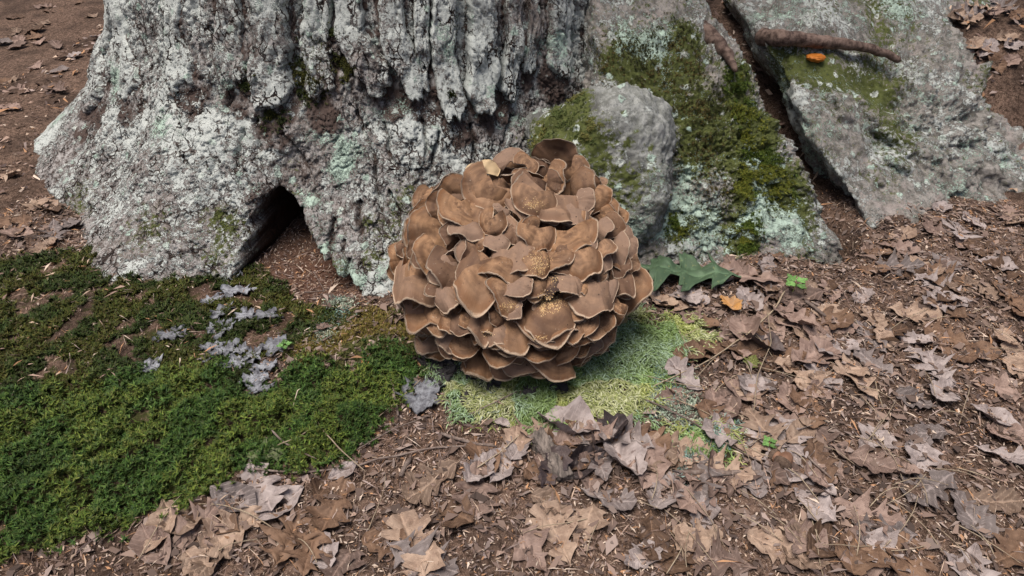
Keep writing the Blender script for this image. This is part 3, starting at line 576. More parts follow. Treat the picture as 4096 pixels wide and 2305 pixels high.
# solid flesh the fronds branch from, colour darkened so the gaps look shaded
d, F = ico(5)
ce = CAM+ray(CX, CY)*1.125
P = ce+(d[:, :1]*0.165)*RGT+(d[:, 1:2]*0.165)*UPV-(d[:, 2:3]*0.085)*FWD
P = P+FWD*(0.10*np.clip((P-ce)@UPV/0.17, -0.2, 1))[:, None]
P = P+d*0.012*fbm(P, 25, 2)[:, None]
nV = len(P)
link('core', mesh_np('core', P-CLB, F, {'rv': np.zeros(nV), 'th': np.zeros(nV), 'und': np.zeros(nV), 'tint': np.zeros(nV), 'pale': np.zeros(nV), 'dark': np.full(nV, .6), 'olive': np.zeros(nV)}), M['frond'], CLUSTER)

# ------------------------------------------------------------------ stuff builders
def tufts(P, N, length, leaf, nleaf, cols, tilt=0.9, lean=None, seed=0):
    """upright moss shoots, each with whorls of pointed leaflets"""
    r_ = np.random.default_rng(seed); n = len(P)
    lean = 0.35*r_.normal(size=(n, 3)) if lean is None else lean
    ax = N+lean; ax /= np.linalg.norm(ax, axis=1)[:, None]
    ref = np.where(np.abs(ax[:, 2:3]) > 0.9, np.array([[1., 0, 0]]), np.array([[0., 0, 1]])); e1 = np.cross(ax, ref); e1 /= np.linalg.norm(e1, axis=1)[:, None]; e2 = np.cross(ax, e1)
    ln = length*r_.uniform(0.6, 1.3, n); sc_ = r_.uniform(0.7, 1.3, n); V, Cc = [], []
    for k in range(nleaf):
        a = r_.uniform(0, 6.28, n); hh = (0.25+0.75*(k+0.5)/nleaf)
        out = np.cos(a)[:, None]*e1+np.sin(a)[:, None]*e2; side = np.cross(ax, out)
        up = (1-tilt*(1-hh*0.75))*r_.uniform(0.6, 1.3, n)
        b = P+ax*(ln*hh)[:, None]; lf = leaf*sc_*r_.uniform(0.7, 1.25, n)
        tip = b+(out+ax*up[:, None])*lf[:, None]*0.8; wdt = (lf*0.17)[:, None]
        V.append(np.stack([b-side*wdt, b+side*wdt, tip], 1))
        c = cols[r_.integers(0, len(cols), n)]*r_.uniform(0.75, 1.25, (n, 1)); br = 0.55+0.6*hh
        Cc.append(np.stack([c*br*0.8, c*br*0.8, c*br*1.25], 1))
    V = np.concatenate(V).reshape(-1, 3); Cc = np.concatenate(Cc).reshape(-1, 3)
    return V, np.arange(len(V)).reshape(-1, 3), Cc
def strands(P, D, N, length, width, cols, arch=0.35, seed=0):
    """curved flat strands lying along D"""
    r_ = np.random.default_rng(seed); n = len(P); ln = length*r_.uniform(0.6, 1.4, n)[:, None]; wd = width*r_.uniform(0.7, 1.3, n)[:, None]
    side = np.cross(N, D); side /= np.linalg.norm(side, axis=1)[:, None]+1e-9
    bend = r_.normal(0, 0.35, n)[:, None]; c = cols[r_.integers(0, len(cols), n)]*r_.uniform(0.75, 1.25, (n, 1)); V, Cc = [], []
    for k, t in enumerate((0, .35, .7, 1.0)):
        p = P+D*ln*t+side*bend*ln*t*t+N*ln*arch*(math.sin(t*2.6))
        w_ = wd*(1, 1, .75, .12)[k]; up = N*w_*0.5*(-1)**k
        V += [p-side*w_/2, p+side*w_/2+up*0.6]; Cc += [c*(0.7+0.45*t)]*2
    V = np.stack(V, 1); Cc = np.stack(Cc, 1); o = np.arange(n)[:, None]*8
    Fq = np.concatenate([o+np.array([[2*k, 2*k+1, 2*k+3, 2*k+2]]) for k in range(3)])
    return V.reshape(-1, 3), Fq, Cc.reshape(-1, 3)
def chips(P, N, lmin, lmax, wr, cols, seed=0, tilt=0.35):
    r_ = np.random.default_rng(seed); n = len(P); a = r_.uniform(0, 6.28, n)
    nn = N+tilt*r_.normal(size=(n, 3)); nn /= np.linalg.norm(nn, axis=1)[:, None]
    D = np.stack([np.cos(a), np.sin(a), 0*a], -1); D -= nn*(D*nn).sum(1)[:, None]; D /= np.linalg.norm(D, axis=1)[:, None]; S = np.cross(nn, D)
    L = r_.uniform(lmin, lmax, n)[:, None]*r_.uniform(.5, 1, n)[:, None]; W = L*r_.uniform(wr[0], wr[1], n)[:, None]; bend = nn*L*r_.uniform(-.15, .25, n)[:, None]
    j1, j2, j3 = [r_.uniform(-.32, .32, n)[:, None] for _ in range(3)]; V = np.stack([P-D*L/2+S*W*j3, P-S*W/2+bend+D*L*j1, P+D*L/2-S*W*j3, P+S*W*r_.uniform(.15, .55, n)[:, None]+bend+D*L*j2], 1).reshape(-1, 3)
    c = cols[r_.integers(0, len(cols), n)]*r_.uniform(0.65, 1.3, (n, 1))
    return V, np.arange(4*n).reshape(-1, 4), np.repeat(c, 4, 0)
def stuff(name, parts, mat, label, cat):
    V = np.concatenate([p[0] for p in parts]); F = []; o = 0
    for p in parts: F.append(p[1]+o); o += len(p[0])
    c0 = V.mean(0); c0[2] = V[:, 2].min()
    if mat == M['moss']:
        tn = fbm(V, 11, 2, seed=71)[:, None]; tm = np.concatenate([p[2] for p in parts])*(1+0.45*tn)*np.where(tn > 0, A3(1.18, 1.0, .95), A3(.9, 1, 1.05)); parts = [(V, np.concatenate(F), tm)]; F = [parts[0][1]]
    ob = link(name, mesh_np(name, V-c0, np.concatenate(F), {'col': np.clip(np.concatenate([p[2] for p in parts]), 0, 1)}, smooth=False), mat, None, c0)
    return tag(ob, label, cat, kind='stuff')
def gpts(n, x0, x1, y0, y1, seed):
    r_ = np.random.default_rng(seed); x = r_.uniform(x0, x1, n); y = r_.uniform(y0, y1, n); return x, y
def gfine(x, y):
    q = np.stack([x, y, 0*x], -1); return hgt(x, y)+0.006*fbm(q, 34, 4, 0.6)
def gN(x, y, e=0.008):
    n = np.stack([-(hgt(x+e, y)-hgt(x-e, y))/(2*e), -(hgt(x, y+e)-hgt(x, y-e))/(2*e), 1+0*x], -1); return n/np.linalg.norm(n, axis=1)[:, None]
def trunk_front(x, y, z): return f_trunk(np.stack([x, y, z], -1))
A3 = lambda *c: np.array(c, float)

# dark haircap moss, lower left
x, y = gpts(60000, -1.35, -0.05, 0.40, 1.15, 1); k = zone(Z_DARK, x, y, 0.022, 0.010); x, y = x[k][:22000], y[k][:22000]; z = gfine(x, y)
qd = np.stack([x, y, 0*x], -1); kk = fbm(qd, 13, 3, seed=51) > -0.75; x, y, z, qd = x[kk], y[kk], z[kk], qd[kk]
hump = 0.016*(fbm(qd, 19, 3)+0.35)
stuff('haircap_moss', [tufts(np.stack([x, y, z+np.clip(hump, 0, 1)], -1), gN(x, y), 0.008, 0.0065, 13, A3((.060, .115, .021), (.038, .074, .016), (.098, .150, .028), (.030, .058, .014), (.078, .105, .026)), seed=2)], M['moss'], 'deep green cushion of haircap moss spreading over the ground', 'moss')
x, y = gpts(80000, -1.35, -0.15, 0.55, 1.3, 3); k = zone(Z_MID, x, y, 0.022, 0.010); q = np.stack([x, y, 0*x], -1); k &= fbm(q, 16, 2, seed=4) > -0.32; x, y = x[k][:19000], y[k][:19000]; z = gfine(x, y)
kk = fbm(np.stack([x, y, 0*x], -1), 12, 3, seed=61) > -0.42; x, y, z = x[kk], y[kk], z[kk]
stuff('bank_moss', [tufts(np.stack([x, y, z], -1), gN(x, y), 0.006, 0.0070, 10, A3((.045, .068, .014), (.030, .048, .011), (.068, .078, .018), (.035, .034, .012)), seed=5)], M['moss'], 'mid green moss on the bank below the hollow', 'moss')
x, y = gpts(30000, -0.5, 0.0, 0.7, 1.05, 6); k = zone(Z_OLIVE, x, y, 0.022, 0.010); x, y = x[k][:6000], y[k][:6000]; z = gfine(x, y)
stuff('olive_moss', [tufts(np.stack([x, y, z], -1), gN(x, y), 0.003, 0.0050, 8, A3((.11, .11, .025), (.075, .085, .02), (.15, .13, .04), (.07, .055, .025)), seed=7)], M['moss'], 'thin olive moss and algae beside the cluster', 'moss')
# pale feather moss under the cluster
x, y = gpts(90000, -0.25, 0.55, 0.55, 1.0, 8); k = zone(Z_LIGHT, x, y, 0.022, 0.008); x, y = x[k][:26000], y[k][:26000]; q = np.stack([x, y, 0*x], -1)
z = gfine(x, y)+0.007*(fbm(q, 24, 2)+0.4); N_ = gN(x, y)
dx = (x-0.03)+0.25*perlin(q*14)+0.25*rng.normal(size=len(x)); dy = (y-0.97)*0.9+0.25*perlin(q*14+30)+0.25*rng.normal(size=len(x))
D_ = np.stack([dx, dy, 0*x], -1); D_ /= np.linalg.norm(D_, axis=1)[:, None]; D_ -= N_*(D_*N_).sum(1)[:, None]
yel = sstep(-0.05, 0.25, perlin(q*9+3))[:, None]
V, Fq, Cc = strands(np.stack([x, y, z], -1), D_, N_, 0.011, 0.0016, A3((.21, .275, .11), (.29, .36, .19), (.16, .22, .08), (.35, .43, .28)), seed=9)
tone = np.repeat(yel, 8, 0); Cc = Cc*(1-tone)+tone*Cc*A3(0.92, 0.95, 0.66)
stuff('feather_moss', [(V, Fq, Cc)], M['moss'], 'pale yellow green feather moss around the foot of the cluster', 'moss')
# blue-green cup lichens
x, y = gpts(220000, -0.5, 0.6, 0.5, 1.1, 10); k = zone(Z_CLAD, x, y, 0.022, 0.010); x, y = x[k][:8000], y[k][:8000]; z = gfine(x, y); n_ = len(x)
Dr = rng.normal(size=(n_, 3))*A3(1, 1, .4)+A3(0, 0, .5); Dr /= np.linalg.norm(Dr, axis=1)[:, None]; Nr = np.cross(Dr, rng.normal(size=(n_, 3))); Nr /= np.linalg.norm(Nr, axis=1)[:, None]
stuff('cup_lichen', [strands(np.stack([x, y, z+0.003], -1), Dr, Nr, 0.006, 0.0018, A3((.30, .41, .34), (.23, .34, .28), (.38, .48, .41), (.17, .25, .20)), 0.3, seed=11)], M['moss'], 'frosty blue green cup lichen crumbling over the soil', 'lichen')
# crumbled litter everywhere the moss is not
parts = []
LC = 1.12*A3((.29, .205, .165), (.21, .145, .12), (.40, .30, .23), (.14, .095, .08), (.34, .19, .105), (.28, .22, .20), (.09, .065, .06), (.48, .39, .32))
x, y = gpts(70000, -1.15, 1.15, 0.36, 1.35, 12); z = gfine(x, y)
mossy = zone(Z_DARK, x, y)*1.0+zone(Z_MID, x, y)*0.9+zone(Z_LIGHT, x, y)*1.0+zone(Z_OLIVE, x, y)*0.6+zone(Z_CLAD, x, y)*0.7
k = (rng.uniform(size=len(x)) > mossy*0.965) & (trunk_front(x, y, z) > -0.32)
x, y, z = x[k], y[k], z[k]
parts.append(chips(np.stack([x, y, z+0.0015*rng.uniform(size=len(x))+0.0015], -1), gN(x, y), 0.004, 0.013, (.18, .5), LC, 13))
x, y = gpts(9000, -1.15, 1.15, 0.36, 1.3, 14); z = gfine(x, y); k = (zone(Z_DARK, x, y) | zone(Z_LIGHT, x, y)) & (rng.uniform(size=len(x)) > .05); k = ~k & (trunk_front(x, y, z) > -0.3); x, y, z = x[k], y[k], z[k]
parts.append(chips(np.stack([x, y, z+0.004], -1), gN(x, y), 0.015, 0.05, (.02, .05), LC, 15, 0.12))
x, y = gpts(9000, -1.6, 2.6, 1.35, 3.2, 16); z = gfine(x, y); k = trunk_front(x, y, z) > 0.0; x, y, z = x[k], y[k], z[k]
parts.append(chips(np.stack([x, y, z+0.006], -1), gN(x, y), 0.01, 0.04, (.2, .6), LC, 17))
x, y = gpts(9000, -1.1, 1.15, 0.36, 1.3, 18); z = gfine(x, y); k = ~(zone(Z_DARK, x, y) | zone(Z_LIGHT, x, y) | zone(Z_MID, x, y)) & (trunk_front(x, y, z) > 0.0); x, y, z = x[k], y[k], z[k]
parts.append(chips(np.stack([x, y, z+0.004], -1), gN(x, y), 0.012, 0.030, (.3, .7), A3((.23, .165, .135), (.17, .12, .10), (.12, .085, .07), (.27, .21, .185), (.09, .065, .055)), 19, .3))
stuff('leaf_crumbs', parts, M['litter'], 'crumbled bud scales, needles and leaf bits strewn over the soil', 'litter')
# pale crumbs of sawdust caught on the fronds
parts = []
for (cx_, cy_, sx_, sy_, n_) in ((960, 985, 45, 35, 150), (915, 1000, 14, 32, 60), (890, 745, 40, 35, 60), (870, 415, 35, 18, 40), (900, 800, 30, 30, 30), (690, 1010, 22, 15, 14), (740, 1000, 20, 14, 12), (600, 1170, 25, 12, 14), (980, 850, 30, 15, 16), (905, 1190, 30, 10, 14)):
    a_, b_ = rng.normal(cx_, sx_*.8, n_*3), rng.normal(cy_, sy_*.8, n_*3)
    parts.append((a_, b_))
CRUMB = parts

# ------------------------------------------------------------------ things lying on the floor
PROF = {
 'red_oak': [(0, .012), (.05, .02), (.10, .05), (.16, .11), (.20, .30), (.225, .14), (.25, .10), (.31, .09), (.36, .20), (.42, .42), (.445, .22), (.47, .34), (.50, .13), (.56, .09), (.61, .16), (.67, .36), (.69, .20), (.72, .25), (.75, .11), (.80, .09), (.86, .17), (.89, .09), (.95, .06), (1, .004)],
 'oak_round': [(0, .012), (.06, .03), (.14, .12), (.20, .22), (.26, .21), (.31, .12), (.37, .14), (.44, .31), (.50, .30), (.55, .17), (.60, .18), (.67, .33), (.73, .31), (.78, .19), (.84, .22), (.92, .18), (1, .02)],
 'maple': [(0, .02), (.05, .10), (.10, .34), (.14, .28), (.20, .26), (.30, .48), (.36, .42), (.44, .38), (.52, .20), (.58, .17), (.66, .27), (.72, .15), (.80, .13), (.90, .07), (1, .004)],
 'broad': [(0, .01), (.08, .09), (.2, .22), (.35, .29), (.5, .30), (.65, .25), (.8, .15), (.92, .06), (1, .004)],
 'torn': [(0, .10), (.06, .22), (.14, .18), (.22, .30), (.34, .26), (.42, .33), (.5, .22), (.6, .28), (.68, .15), (.8, .18), (.88, .08), (1, .03)],
}
def leaf_mesh(kind, size, curl=0.25, roll=0.15, seed=0, sweep=0.22):
    r_ = np.random.default_rng(seed+500); pr = np.array(PROF[kind]); ns, nt2 = 64, 15
    s = np.linspace(0, 1, ns); ts = np.linspace(-1, 1, nt2)
    j = r_.normal(0, 0.015, (2, len(pr))); wl = np.interp(s, np.clip(pr[:, 0]+j[0], 0, 1), pr[:, 1]*r_.uniform(.8, 1.15, len(pr))); wr = np.interp(s, np.clip(pr[:, 0]+j[1], 0, 1), pr[:, 1]*r_.uniform(.8, 1.15, len(pr)))
    S, T = np.meshgrid(s, ts, indexing='ij'); Wd = np.where(T < 0, wl[:, None], wr[:, None])*T
    x = S+sweep*np.abs(Wd)-0.5; y = Wd+0.05*np.sin(S*3+seed)
    q = np.stack([x*3.0, y*3.0, 0*x+seed*2.3], -1).reshape(-1, 3); nz_ = fbm(q, 1.0, 3).reshape(x.shape)
    z = curl*(y**2)*2.2+roll*(x**2)*1.2+0.085*nz_+0.012*np.abs(np.sin((S*9-np.abs(Wd)*9)*1.0))*np.minimum(1, np.abs(Wd)*6)
    z -= 0.02*np.exp(-(Wd/0.02)**2)
    vein = np.exp(-(Wd/0.012)**2)+0.75*np.exp(-(((S*8-np.abs(Wd)*7) % 1-0.5)/0.09)**2)*(np.abs(Wd) > .01)
    size = size*0.77; V = np.stack([x, y, z], -1).reshape(-1, 3)*size
    # thin blade with a second side
    nrm = np.array([0, 0, 0.00035]); V2 = np.concatenate([V+nrm, V-nrm]); Fg = grid_faces(ns, nt2)
    return mesh_np('leaf', V2, np.concatenate([Fg, Fg[:, ::-1]+len(V)]), {'vein': np.clip(np.concatenate([vein.ravel()]*2), 0, 1)})
def put_leaf(name, px, py, rot, me, mat, label, group=None, tilt=(0, 0), lift=0.004, P=None, cat='leaf'):
    P = on_ground(px, py) if P is None else P
    n = gnormal(P[0], P[1]); o = bpy.data.objects.new(name, me); C.objects.link(o)
    if not me.materials: me.materials.append(mat)
    o.material_slots[0].link = 'OBJECT'; o.material_slots[0].material = mat
    Q = Vector((0, 0, 1)).rotation_difference(n).to_matrix() @ Matrix.Rotation(rad(rot), 3, 'Z') @ Matrix.Rotation(rad(tilt[0]), 3, 'X') @ Matrix.Rotation(rad(tilt[1]), 3, 'Y')
    vs_ = np.empty(len(me.vertices)*3, np.float32); me.vertices.foreach_get('co', vs_); Wv = vs_.reshape(-1, 3)@np.array(Q).T
    gap = P[2]+Wv[:, 2]-hgt(P[0]+Wv[:, 0], P[1]+Wv[:, 1])
    o.rotation_euler = Q.to_euler(); o.location = (P[0], P[1], P[2]-np.percentile(gap, 12)+lift)
    return tag(o, label, cat, group)
U = lambda a, b: (a*K, b*K)
LEAVES = [ # study x, y, heading, size, kind, material, label, curl, roll, tilt
 (1712, 700, 170, .29, 'red_oak', 'leaf_green', 'fresh dark green oak leaf with pointed lobes beside the cluster', .1, .05, (0, 0)),
 (1892, 918, 65, .052, 'maple', 'leaf_yell', 'small yellow green leaf on dark curled leaves', .2, .1, (10, 0)),
 (672, 1146, 20, .085, 'red_oak', 'leaf_olive', 'spiky olive green oak leaf on the dark moss', .15, .1, (0, 0)),
 (2030, 640, 60, .19, 'red_oak', 'leaf_tan', 'large tan oak leaf leaning on the foot of the mossy boulder', .3, .2, (-8, -12)),
 (1690, 605, 10, .115, 'torn', 'leaf_pink', 'pinkish brown crumpled leaf under the round stone', .7, .3, (18, 0)),
 (1792, 612, 40, .080, 'broad', 'leaf_pink', 'rusty pink curled leaf against the foot of the mossy boulder', .9, .2, (20, 10)),
 (1880, 705, 150, .165, 'oak_round', 'leaf_pink', 'large flat brown oak leaf beside the green oak leaf', .2, .1, (0, 0)),
 (1732, 745, 100, .105, 'torn', 'leaf_grey', 'pale bleached leaf with ragged edge under the green oak leaf', .3, .2, (0, 5)),
 (1690, 660, 60, .060, 'maple', 'leaf_grey', 'small pale grey leaf on top of the green oak leaf', .3, .1, (5, 0)),
 (1832, 772, 110, .075, 'torn', 'leaf_orange', 'narrow yellowish leaf with orange spots and holes', .5, .1, (0, 10)),
 (1990, 815, 120, .125, 'oak_round', 'leaf_pink', 'upturned brown oak leaf below the little bright seedling', .6, .3, (15, 15)),
 (1870, 840, 80, .115, 'broad', 'leaf_pink', 'ribbed brown leaf tipped up beside the dark curled leaf', .8, .3, (-20, 10)),
 (1915, 872, 140, .100, 'broad', 'leaf_dark', 'blackened wet curled leaf near the yellow green leaf', 1.2, .4, (15, 0)),
 (2040, 905, 30, .130, 'oak_round', 'leaf_pink', 'brown lobed leaf right of the blackened leaf', .4, .2, (0, 10)),
 (1722, 955, 130, .100, 'oak_round', 'leaf_grey', 'mauve grey leaf lying on the blue green lichen', .35, .3, (0, 0)),
 (1905, 975, 10, .080, 'torn', 'leaf_grey', 'torn pale leaf below the yellow green leaf', .4, .2, (0, 0)),
 (1915, 1100, 100, .125, 'red_oak', 'leaf_tan', 'tan lobed oak leaf among thin dry stems', .35, .2, (0, 0)),
 (2010, 1095, 30, .090, 'broad', 'leaf_tan', 'tan leaf with an orange edge near the acorns', .5, .3, (10, 0)),
 (1425, 1085, -20, .125, 'broad', 'leaf_grey', 'long pale leaf arched over the litter below the moss', 1.4, .5, (-25, 0)),
 (1492, 1130, 85, .070, 'broad', 'leaf_pink', 'brown boat shaped leaf standing on edge', 2.0, .3, (-55, 0)),
 (1560, 1150, 120, .130, 'torn', 'leaf_grey', 'crumpled mauve brown leaf pile leaf beside the weathered bark piece', .8, .4, (10, 10)),
 (1440, 1110, 30, .080, 'torn', 'leaf_pink', 'broken brown leaf tucked under the arched pale leaf', .5, .2, (0, 0)),
 (1205, 1185, 60, .085, 'torn', 'leaf_grey', 'pale mauve leaf fragment with a raised corner', .8, .4, (10, 0)),
 (865, 1190, 30, .060, 'broad', 'leaf_grey', 'dull grey leaf among twigs below the dark moss', .6, .3, (5, 0)),
 (1655, 1150, 20, .095, 'torn', 'leaf_tan', 'faded tan leaf scrap by the pale green moss', .3, .2, (0, 0)),
 (1790, 1185, 70, .080, 'broad', 'leaf_pink', 'folded pinkish leaf at the dry stick', 1.4, .3, (30, 0)),
 (1265, 1072, 160, .038, 'broad', 'leaf_grey', 'small pale curled leaf at the edge of the moss', 1.2, .3, (0, 0)),
 (925, 915, 100, .035, 'torn', 'leaf_orange', 'tiny cream and orange leaf scrap on the dark moss', .6, .3, (0, 0)),
 (820, 830, 20, .040, 'torn', 'leaf_pink', 'pinkish leaf scrap on the bare bank', .6, .2, (0, 0)),
 (1800, 1010, 40, .060, 'torn', 'leaf_pink', 'small brown leaf scrap among the thin dry stems', .6, .2, (0, 0)),
 (1520, 1105, 200, .11, 'torn', 'leaf_dark', 'dark crumpled leaf behind the brown boat shaped leaf', 1.1, .5, (15, 10)),
 (1465, 1175, 30, .10, 'broad', 'leaf_dark', 'dark folded leaf beside the weathered bark piece', 1.3, .4, (20, 0)),
 (1595, 1105, 140, .10, 'oak_round', 'leaf_grey', 'greyish curled oak leaf at the edge of the dark leaf clump', .9, .4, (-15, 10)),
 (1390, 1190, 250, .09, 'torn', 'leaf_dark', 'dark torn leaf under the weathered bark piece', .9, .4, (0, 12)),
 (1620, 1180, 80, .11, 'broad', 'leaf_pink', 'brown oval leaf curled beside the dark leaf clump', 1.2, .4, (20, -8)),
 (1300, 1130, 70, .075, 'torn', 'leaf_grey', 'torn grey leaf left of the weathered bark piece', .6, .3, (0, 0)),
 (1330, 1100, 140, .060, 'torn', 'leaf_pink', 'shrivelled brown leaf left of the arched pale leaf', .9, .3, (10, 0)),
]
for i, (a, b, rot, size, kind, mt, lab, cu, ro, ti) in enumerate(LEAVES):
    put_leaf('oak_leaf' if 'oak' in kind else 'leaf', a*K, b*K, rot, leaf_mesh(kind, size, cu, ro, i), M[mt], lab, tilt=ti, lift=0.018 if i == 0 else 0.006)
VAR = [leaf_mesh(k_, s_, c_, r2, 60+i) for i, (k_, s_, c_, r2) in enumerate([('red_oak', .13, .25, .1), ('oak_round', .12, .3, .15), ('broad', .095, .6, .2), ('torn', .10, .35, .2), ('torn', .075, .6, .3), ('maple', .085, .3, .2), ('oak_round', .10, .6, .3)])]
lr = np.random.default_rng(21); M['leaf_brown'] = mat_leaf('dark_brown_leaf', (0.21, 0.13, 0.085), (0.12, 0.07, 0.045), (0.04, 0.025, 0.02)); LM = ['leaf_pink', 'leaf_tan', 'leaf_grey', 'leaf_brown']
def scatter(n, box, label, group, small=False):
    c = 0
    while c < n:
        px, py = lr.uniform(box[0], box[2]), lr.uniform(box[1], box[3]); P = on_ground(px, py); c += 1
        if P is None or f_trunk(P[None])[0] < 0.02 or f_bould(P[None])[0] < 0.01 or f_bould2(P[None])[0] < 0.0 or f_stone(P[None])[0] < 0.02: continue
        xx, yy = P[:1], P[1:2]
        if zone(Z_LIGHT, xx, yy)[0] or zone(Z_DARK, xx, yy)[0]: continue
        vi = lr.integers(3, 6) if small else lr.integers(0, 7); me = VAR[vi]; li = lr.integers(0, 4); lb = ['pinkish brown', 'tan', 'greyish', 'dark brown'][li]+' '+['spiky oak leaf', 'round lobed oak leaf', 'oval leaf', 'ragged leaf scrap', 'shrivelled leaf scrap', 'small lobed leaf', 'curled oak leaf'][vi]+' '+label; group = lb
        put_leaf('fallen_leaf', 0, 0, lr.uniform(0, 360), me, M[LM[li]], lb, group, tilt=(lr.uniform(-10, 10), lr.uniform(-9, 9)), lift=0.002, P=P)
scatter(85, (680, 265, 1020, 480), 'in the loose litter right of the moss', 'leaves in the litter right of the moss')
scatter(40, (470, 435, 830, 480), 'in the litter in front of the moss', 'leaves in the litter in front of the moss')
scatter(60, (150, 482, 1020, 574), 'in the open litter furthest from the tree', 'leaves in the open litter')
scatter(60, (0, 0, 115, 250), 'on the bare ground beside the trunk', 'leaves behind the mossy bank')
scatter(55, (840, 60, 1020, 270), 'on the slope beside the split boulder', 'leaves beside the split boulder')
scatter(40, (640, 250, 830, 400), 'between the pale moss and the mossy boulder', 'leaf scraps before the mossy boulder', True)
scatter(70, (740, 0, 1020, 70), 'on the slope behind the boulders', 'leaves on the slope behind the boulders')

def tube(name, pts, r0, r1, mat, label=None, cat=None, group=None, seed=0, wob=0.15, n=None, seg=7, parent=None, origin=None):
    pts = np.array(pts, float); dl = np.concatenate([[0], np.cumsum(np.linalg.norm(np.diff(pts, axis=0), axis=1))]); n = n or max(10, int(dl[-1]/0.006))
    s = np.linspace(0, dl[-1], n); c = np.stack([np.interp(s, dl, pts[:, i]) for i in range(3)], -1)
    for _ in range(2): c[1:-1] = (c[:-2]+2*c[1:-1]+c[2:])/4
    r_ = np.random.default_rng(seed); rr = np.linspace(r0, r1, n)*(1+wob*perlin(np.stack([s*(60 if r0 < .008 else 22), 0*s+seed, 0*s], -1))); rr[0] *= .6; rr[-1] *= .5
    c = c+min(rr.mean()*0.9, .004)*np.stack([perlin(np.stack([s*30, 0*s+seed, 0*s+k], -1)) for k in (1, 5, 9)], -1)
    t = np.gradient(c, axis=0); t /= np.linalg.norm(t, axis=1)[:, None]; e1 = np.cross(t, A3(.3, .2, 1)); e1 /= np.linalg.norm(e1, axis=1)[:, None]; e2 = np.cross(t, e1)
    a = np.linspace(0, 2*math.pi, seg, endpoint=False)
    V = c[:, None]+rr[:, None, None]*(np.cos(a)[None, :, None]*e1[:, None]+np.sin(a)[None, :, None]*e2[:, None])
    V = V.reshape(-1, 3); F = [grid_faces(n, seg, 0, True)]
    V = np.concatenate([V, c[:1], c[-1:]]); i0 = n*seg; j = np.arange(seg)
    caps = np.concatenate([np.stack([(j+1) % seg, j, 0*j+i0, 0*j+i0], -1)[:, :3], np.stack([(n-1)*seg+j, (n-1)*seg+(j+1) % seg, 0*j+i0+1], -1)])
    Fq = F[0]; tri = np.concatenate([Fq[:, [0, 1, 2]], Fq[:, [0, 2, 3]], caps])
    o0 = V.mean(0) if origin is None else origin
    if origin is None: o0[2] = V[:, 2].min()
    o = link(name, mesh_np(name, V-o0, tri), mat, parent, None if parent else o0)
    return tag(o, label, cat, group)
def gline(pts, lift): return [on_ground(a*K, b*K)+np.array([0, 0, lift]) for a, b in pts]
TW = [ # outline, radius start, radius end, lift, material, label
 ([(985, 962), (992, 1005), (1003, 1052)], .0030, .0024, .006, 'twig', 'short grey twig standing out at the edge of the dark moss'),
 ([(1008, 1202), (1035, 1156)], .0042, .0036, .004, 'twig', 'stubby brown twig below the litter patch'),
 ([(690, 1100), (725, 1135), (800, 1172)], .0016, .0010, .016, 'twig', 'thin forked twig across the olive oak leaf'),
 ([(785, 1030), (810, 1092), (862, 1150), (925, 1205)], .0011, .0008, .016, 'stem', 'pale thin stem trailing from the dark moss'),
 ([(790, 1096), (760, 1118), (705, 1140)], .0011, .0008, .018, 'stem', 'bent straw stem on the dark moss by the olive leaf'),
 ([(640, 1186), (740, 1196), (860, 1186)], .0016, .0013, .006, 'twig', 'long twig along the lower edge of the dark moss'),
 ([(860, 1190), (960, 1160), (1095, 1132), (1180, 1128)], .0019, .0014, .006, 'twig', 'reddish twig running through the needle litter'),
 ([(1060, 965), (990, 1030), (950, 1062)], .0009, .0007, .010, 'stem', 'straw needle leaning on the short grey twig'),
 ([(1110, 1095), (1180, 1118), (1250, 1130)], .0030, .0022, .005, 'twig', 'knobbly dark twig left of the weathered bark piece'),
 ([(1970, 745), (1945, 790), (1880, 850), (1780, 920), (1640, 985)], .0016, .0008, .012, 'stem', 'long dry stem arching from the brown leaves to the pale moss'),
 ([(1620, 1015), (1720, 1060), (1830, 1130), (1920, 1180), (2060, 1215)], .0014, .0009, .010, 'twig', 'long thin stem crossing the blue green lichen'),
 ([(1680, 1196), (1790, 1192), (1900, 1194), (2010, 1188)], .0042, .0034, .005, 'twig', 'straight dry stick below the acorns'),
 ([(1890, 1050), (1900, 960), (1935, 880), (1925, 800)], .0010, .0007, .016, 'stem', 'wiry stem rising past the yellow green leaf'),
 ([(2020, 770), (2075, 810)], .0034, .0028, .012, 'twig', 'grey twig beside the little bright seedling'),
 ([(1700, 830), (1720, 870), (1740, 910)], .0008, .0006, .010, 'stem', 'short straw stem on the pale moss'),
 ([(2010, 1130), (2040, 1170), (2090, 1215)], .0022, .0015, .008, 'twig', 'brown twig behind the acorns'),
 ([(1300, 1000), (1240, 1030), (1180, 1058)], .0011, .0008, .014, 'twig', 'dark bent twig on the pale moss'),
 ([(760, 742), (815, 738), (868, 718)], .0013, .0009, .006, 'twig', 'forked dry sprig at the mouth of the hollow'),
 ([(790, 690), (818, 738), (782, 782)], .0010, .0007, .007, 'twig', 'crossing dry sprig at the mouth of the hollow'),
 ([(745, 845), (800, 838), (850, 815)], .0024, .0014, .004, 'twig', 'dark twig on the bare bank below the hollow'),
 ([(900, 1140), (985, 1090), (1090, 1050)], .0012, .0008, .008, 'twig', 'slender twig at the corner of the needle litter'),
 ([(1200, 1190), (1260, 1150), (1330, 1085)], .0010, .0007, .012, 'stem', 'thin stem propped in the crumpled leaves'),
]
for i, (pts, r0, r1, lf, mt, lab) in enumerate(TW):
    tube('twig' if mt == 'twig' else 'dry_stem', gline(pts, lf), r0, r1, M[mt], lab, 'twig' if mt == 'twig' else 'stem', seed=i)
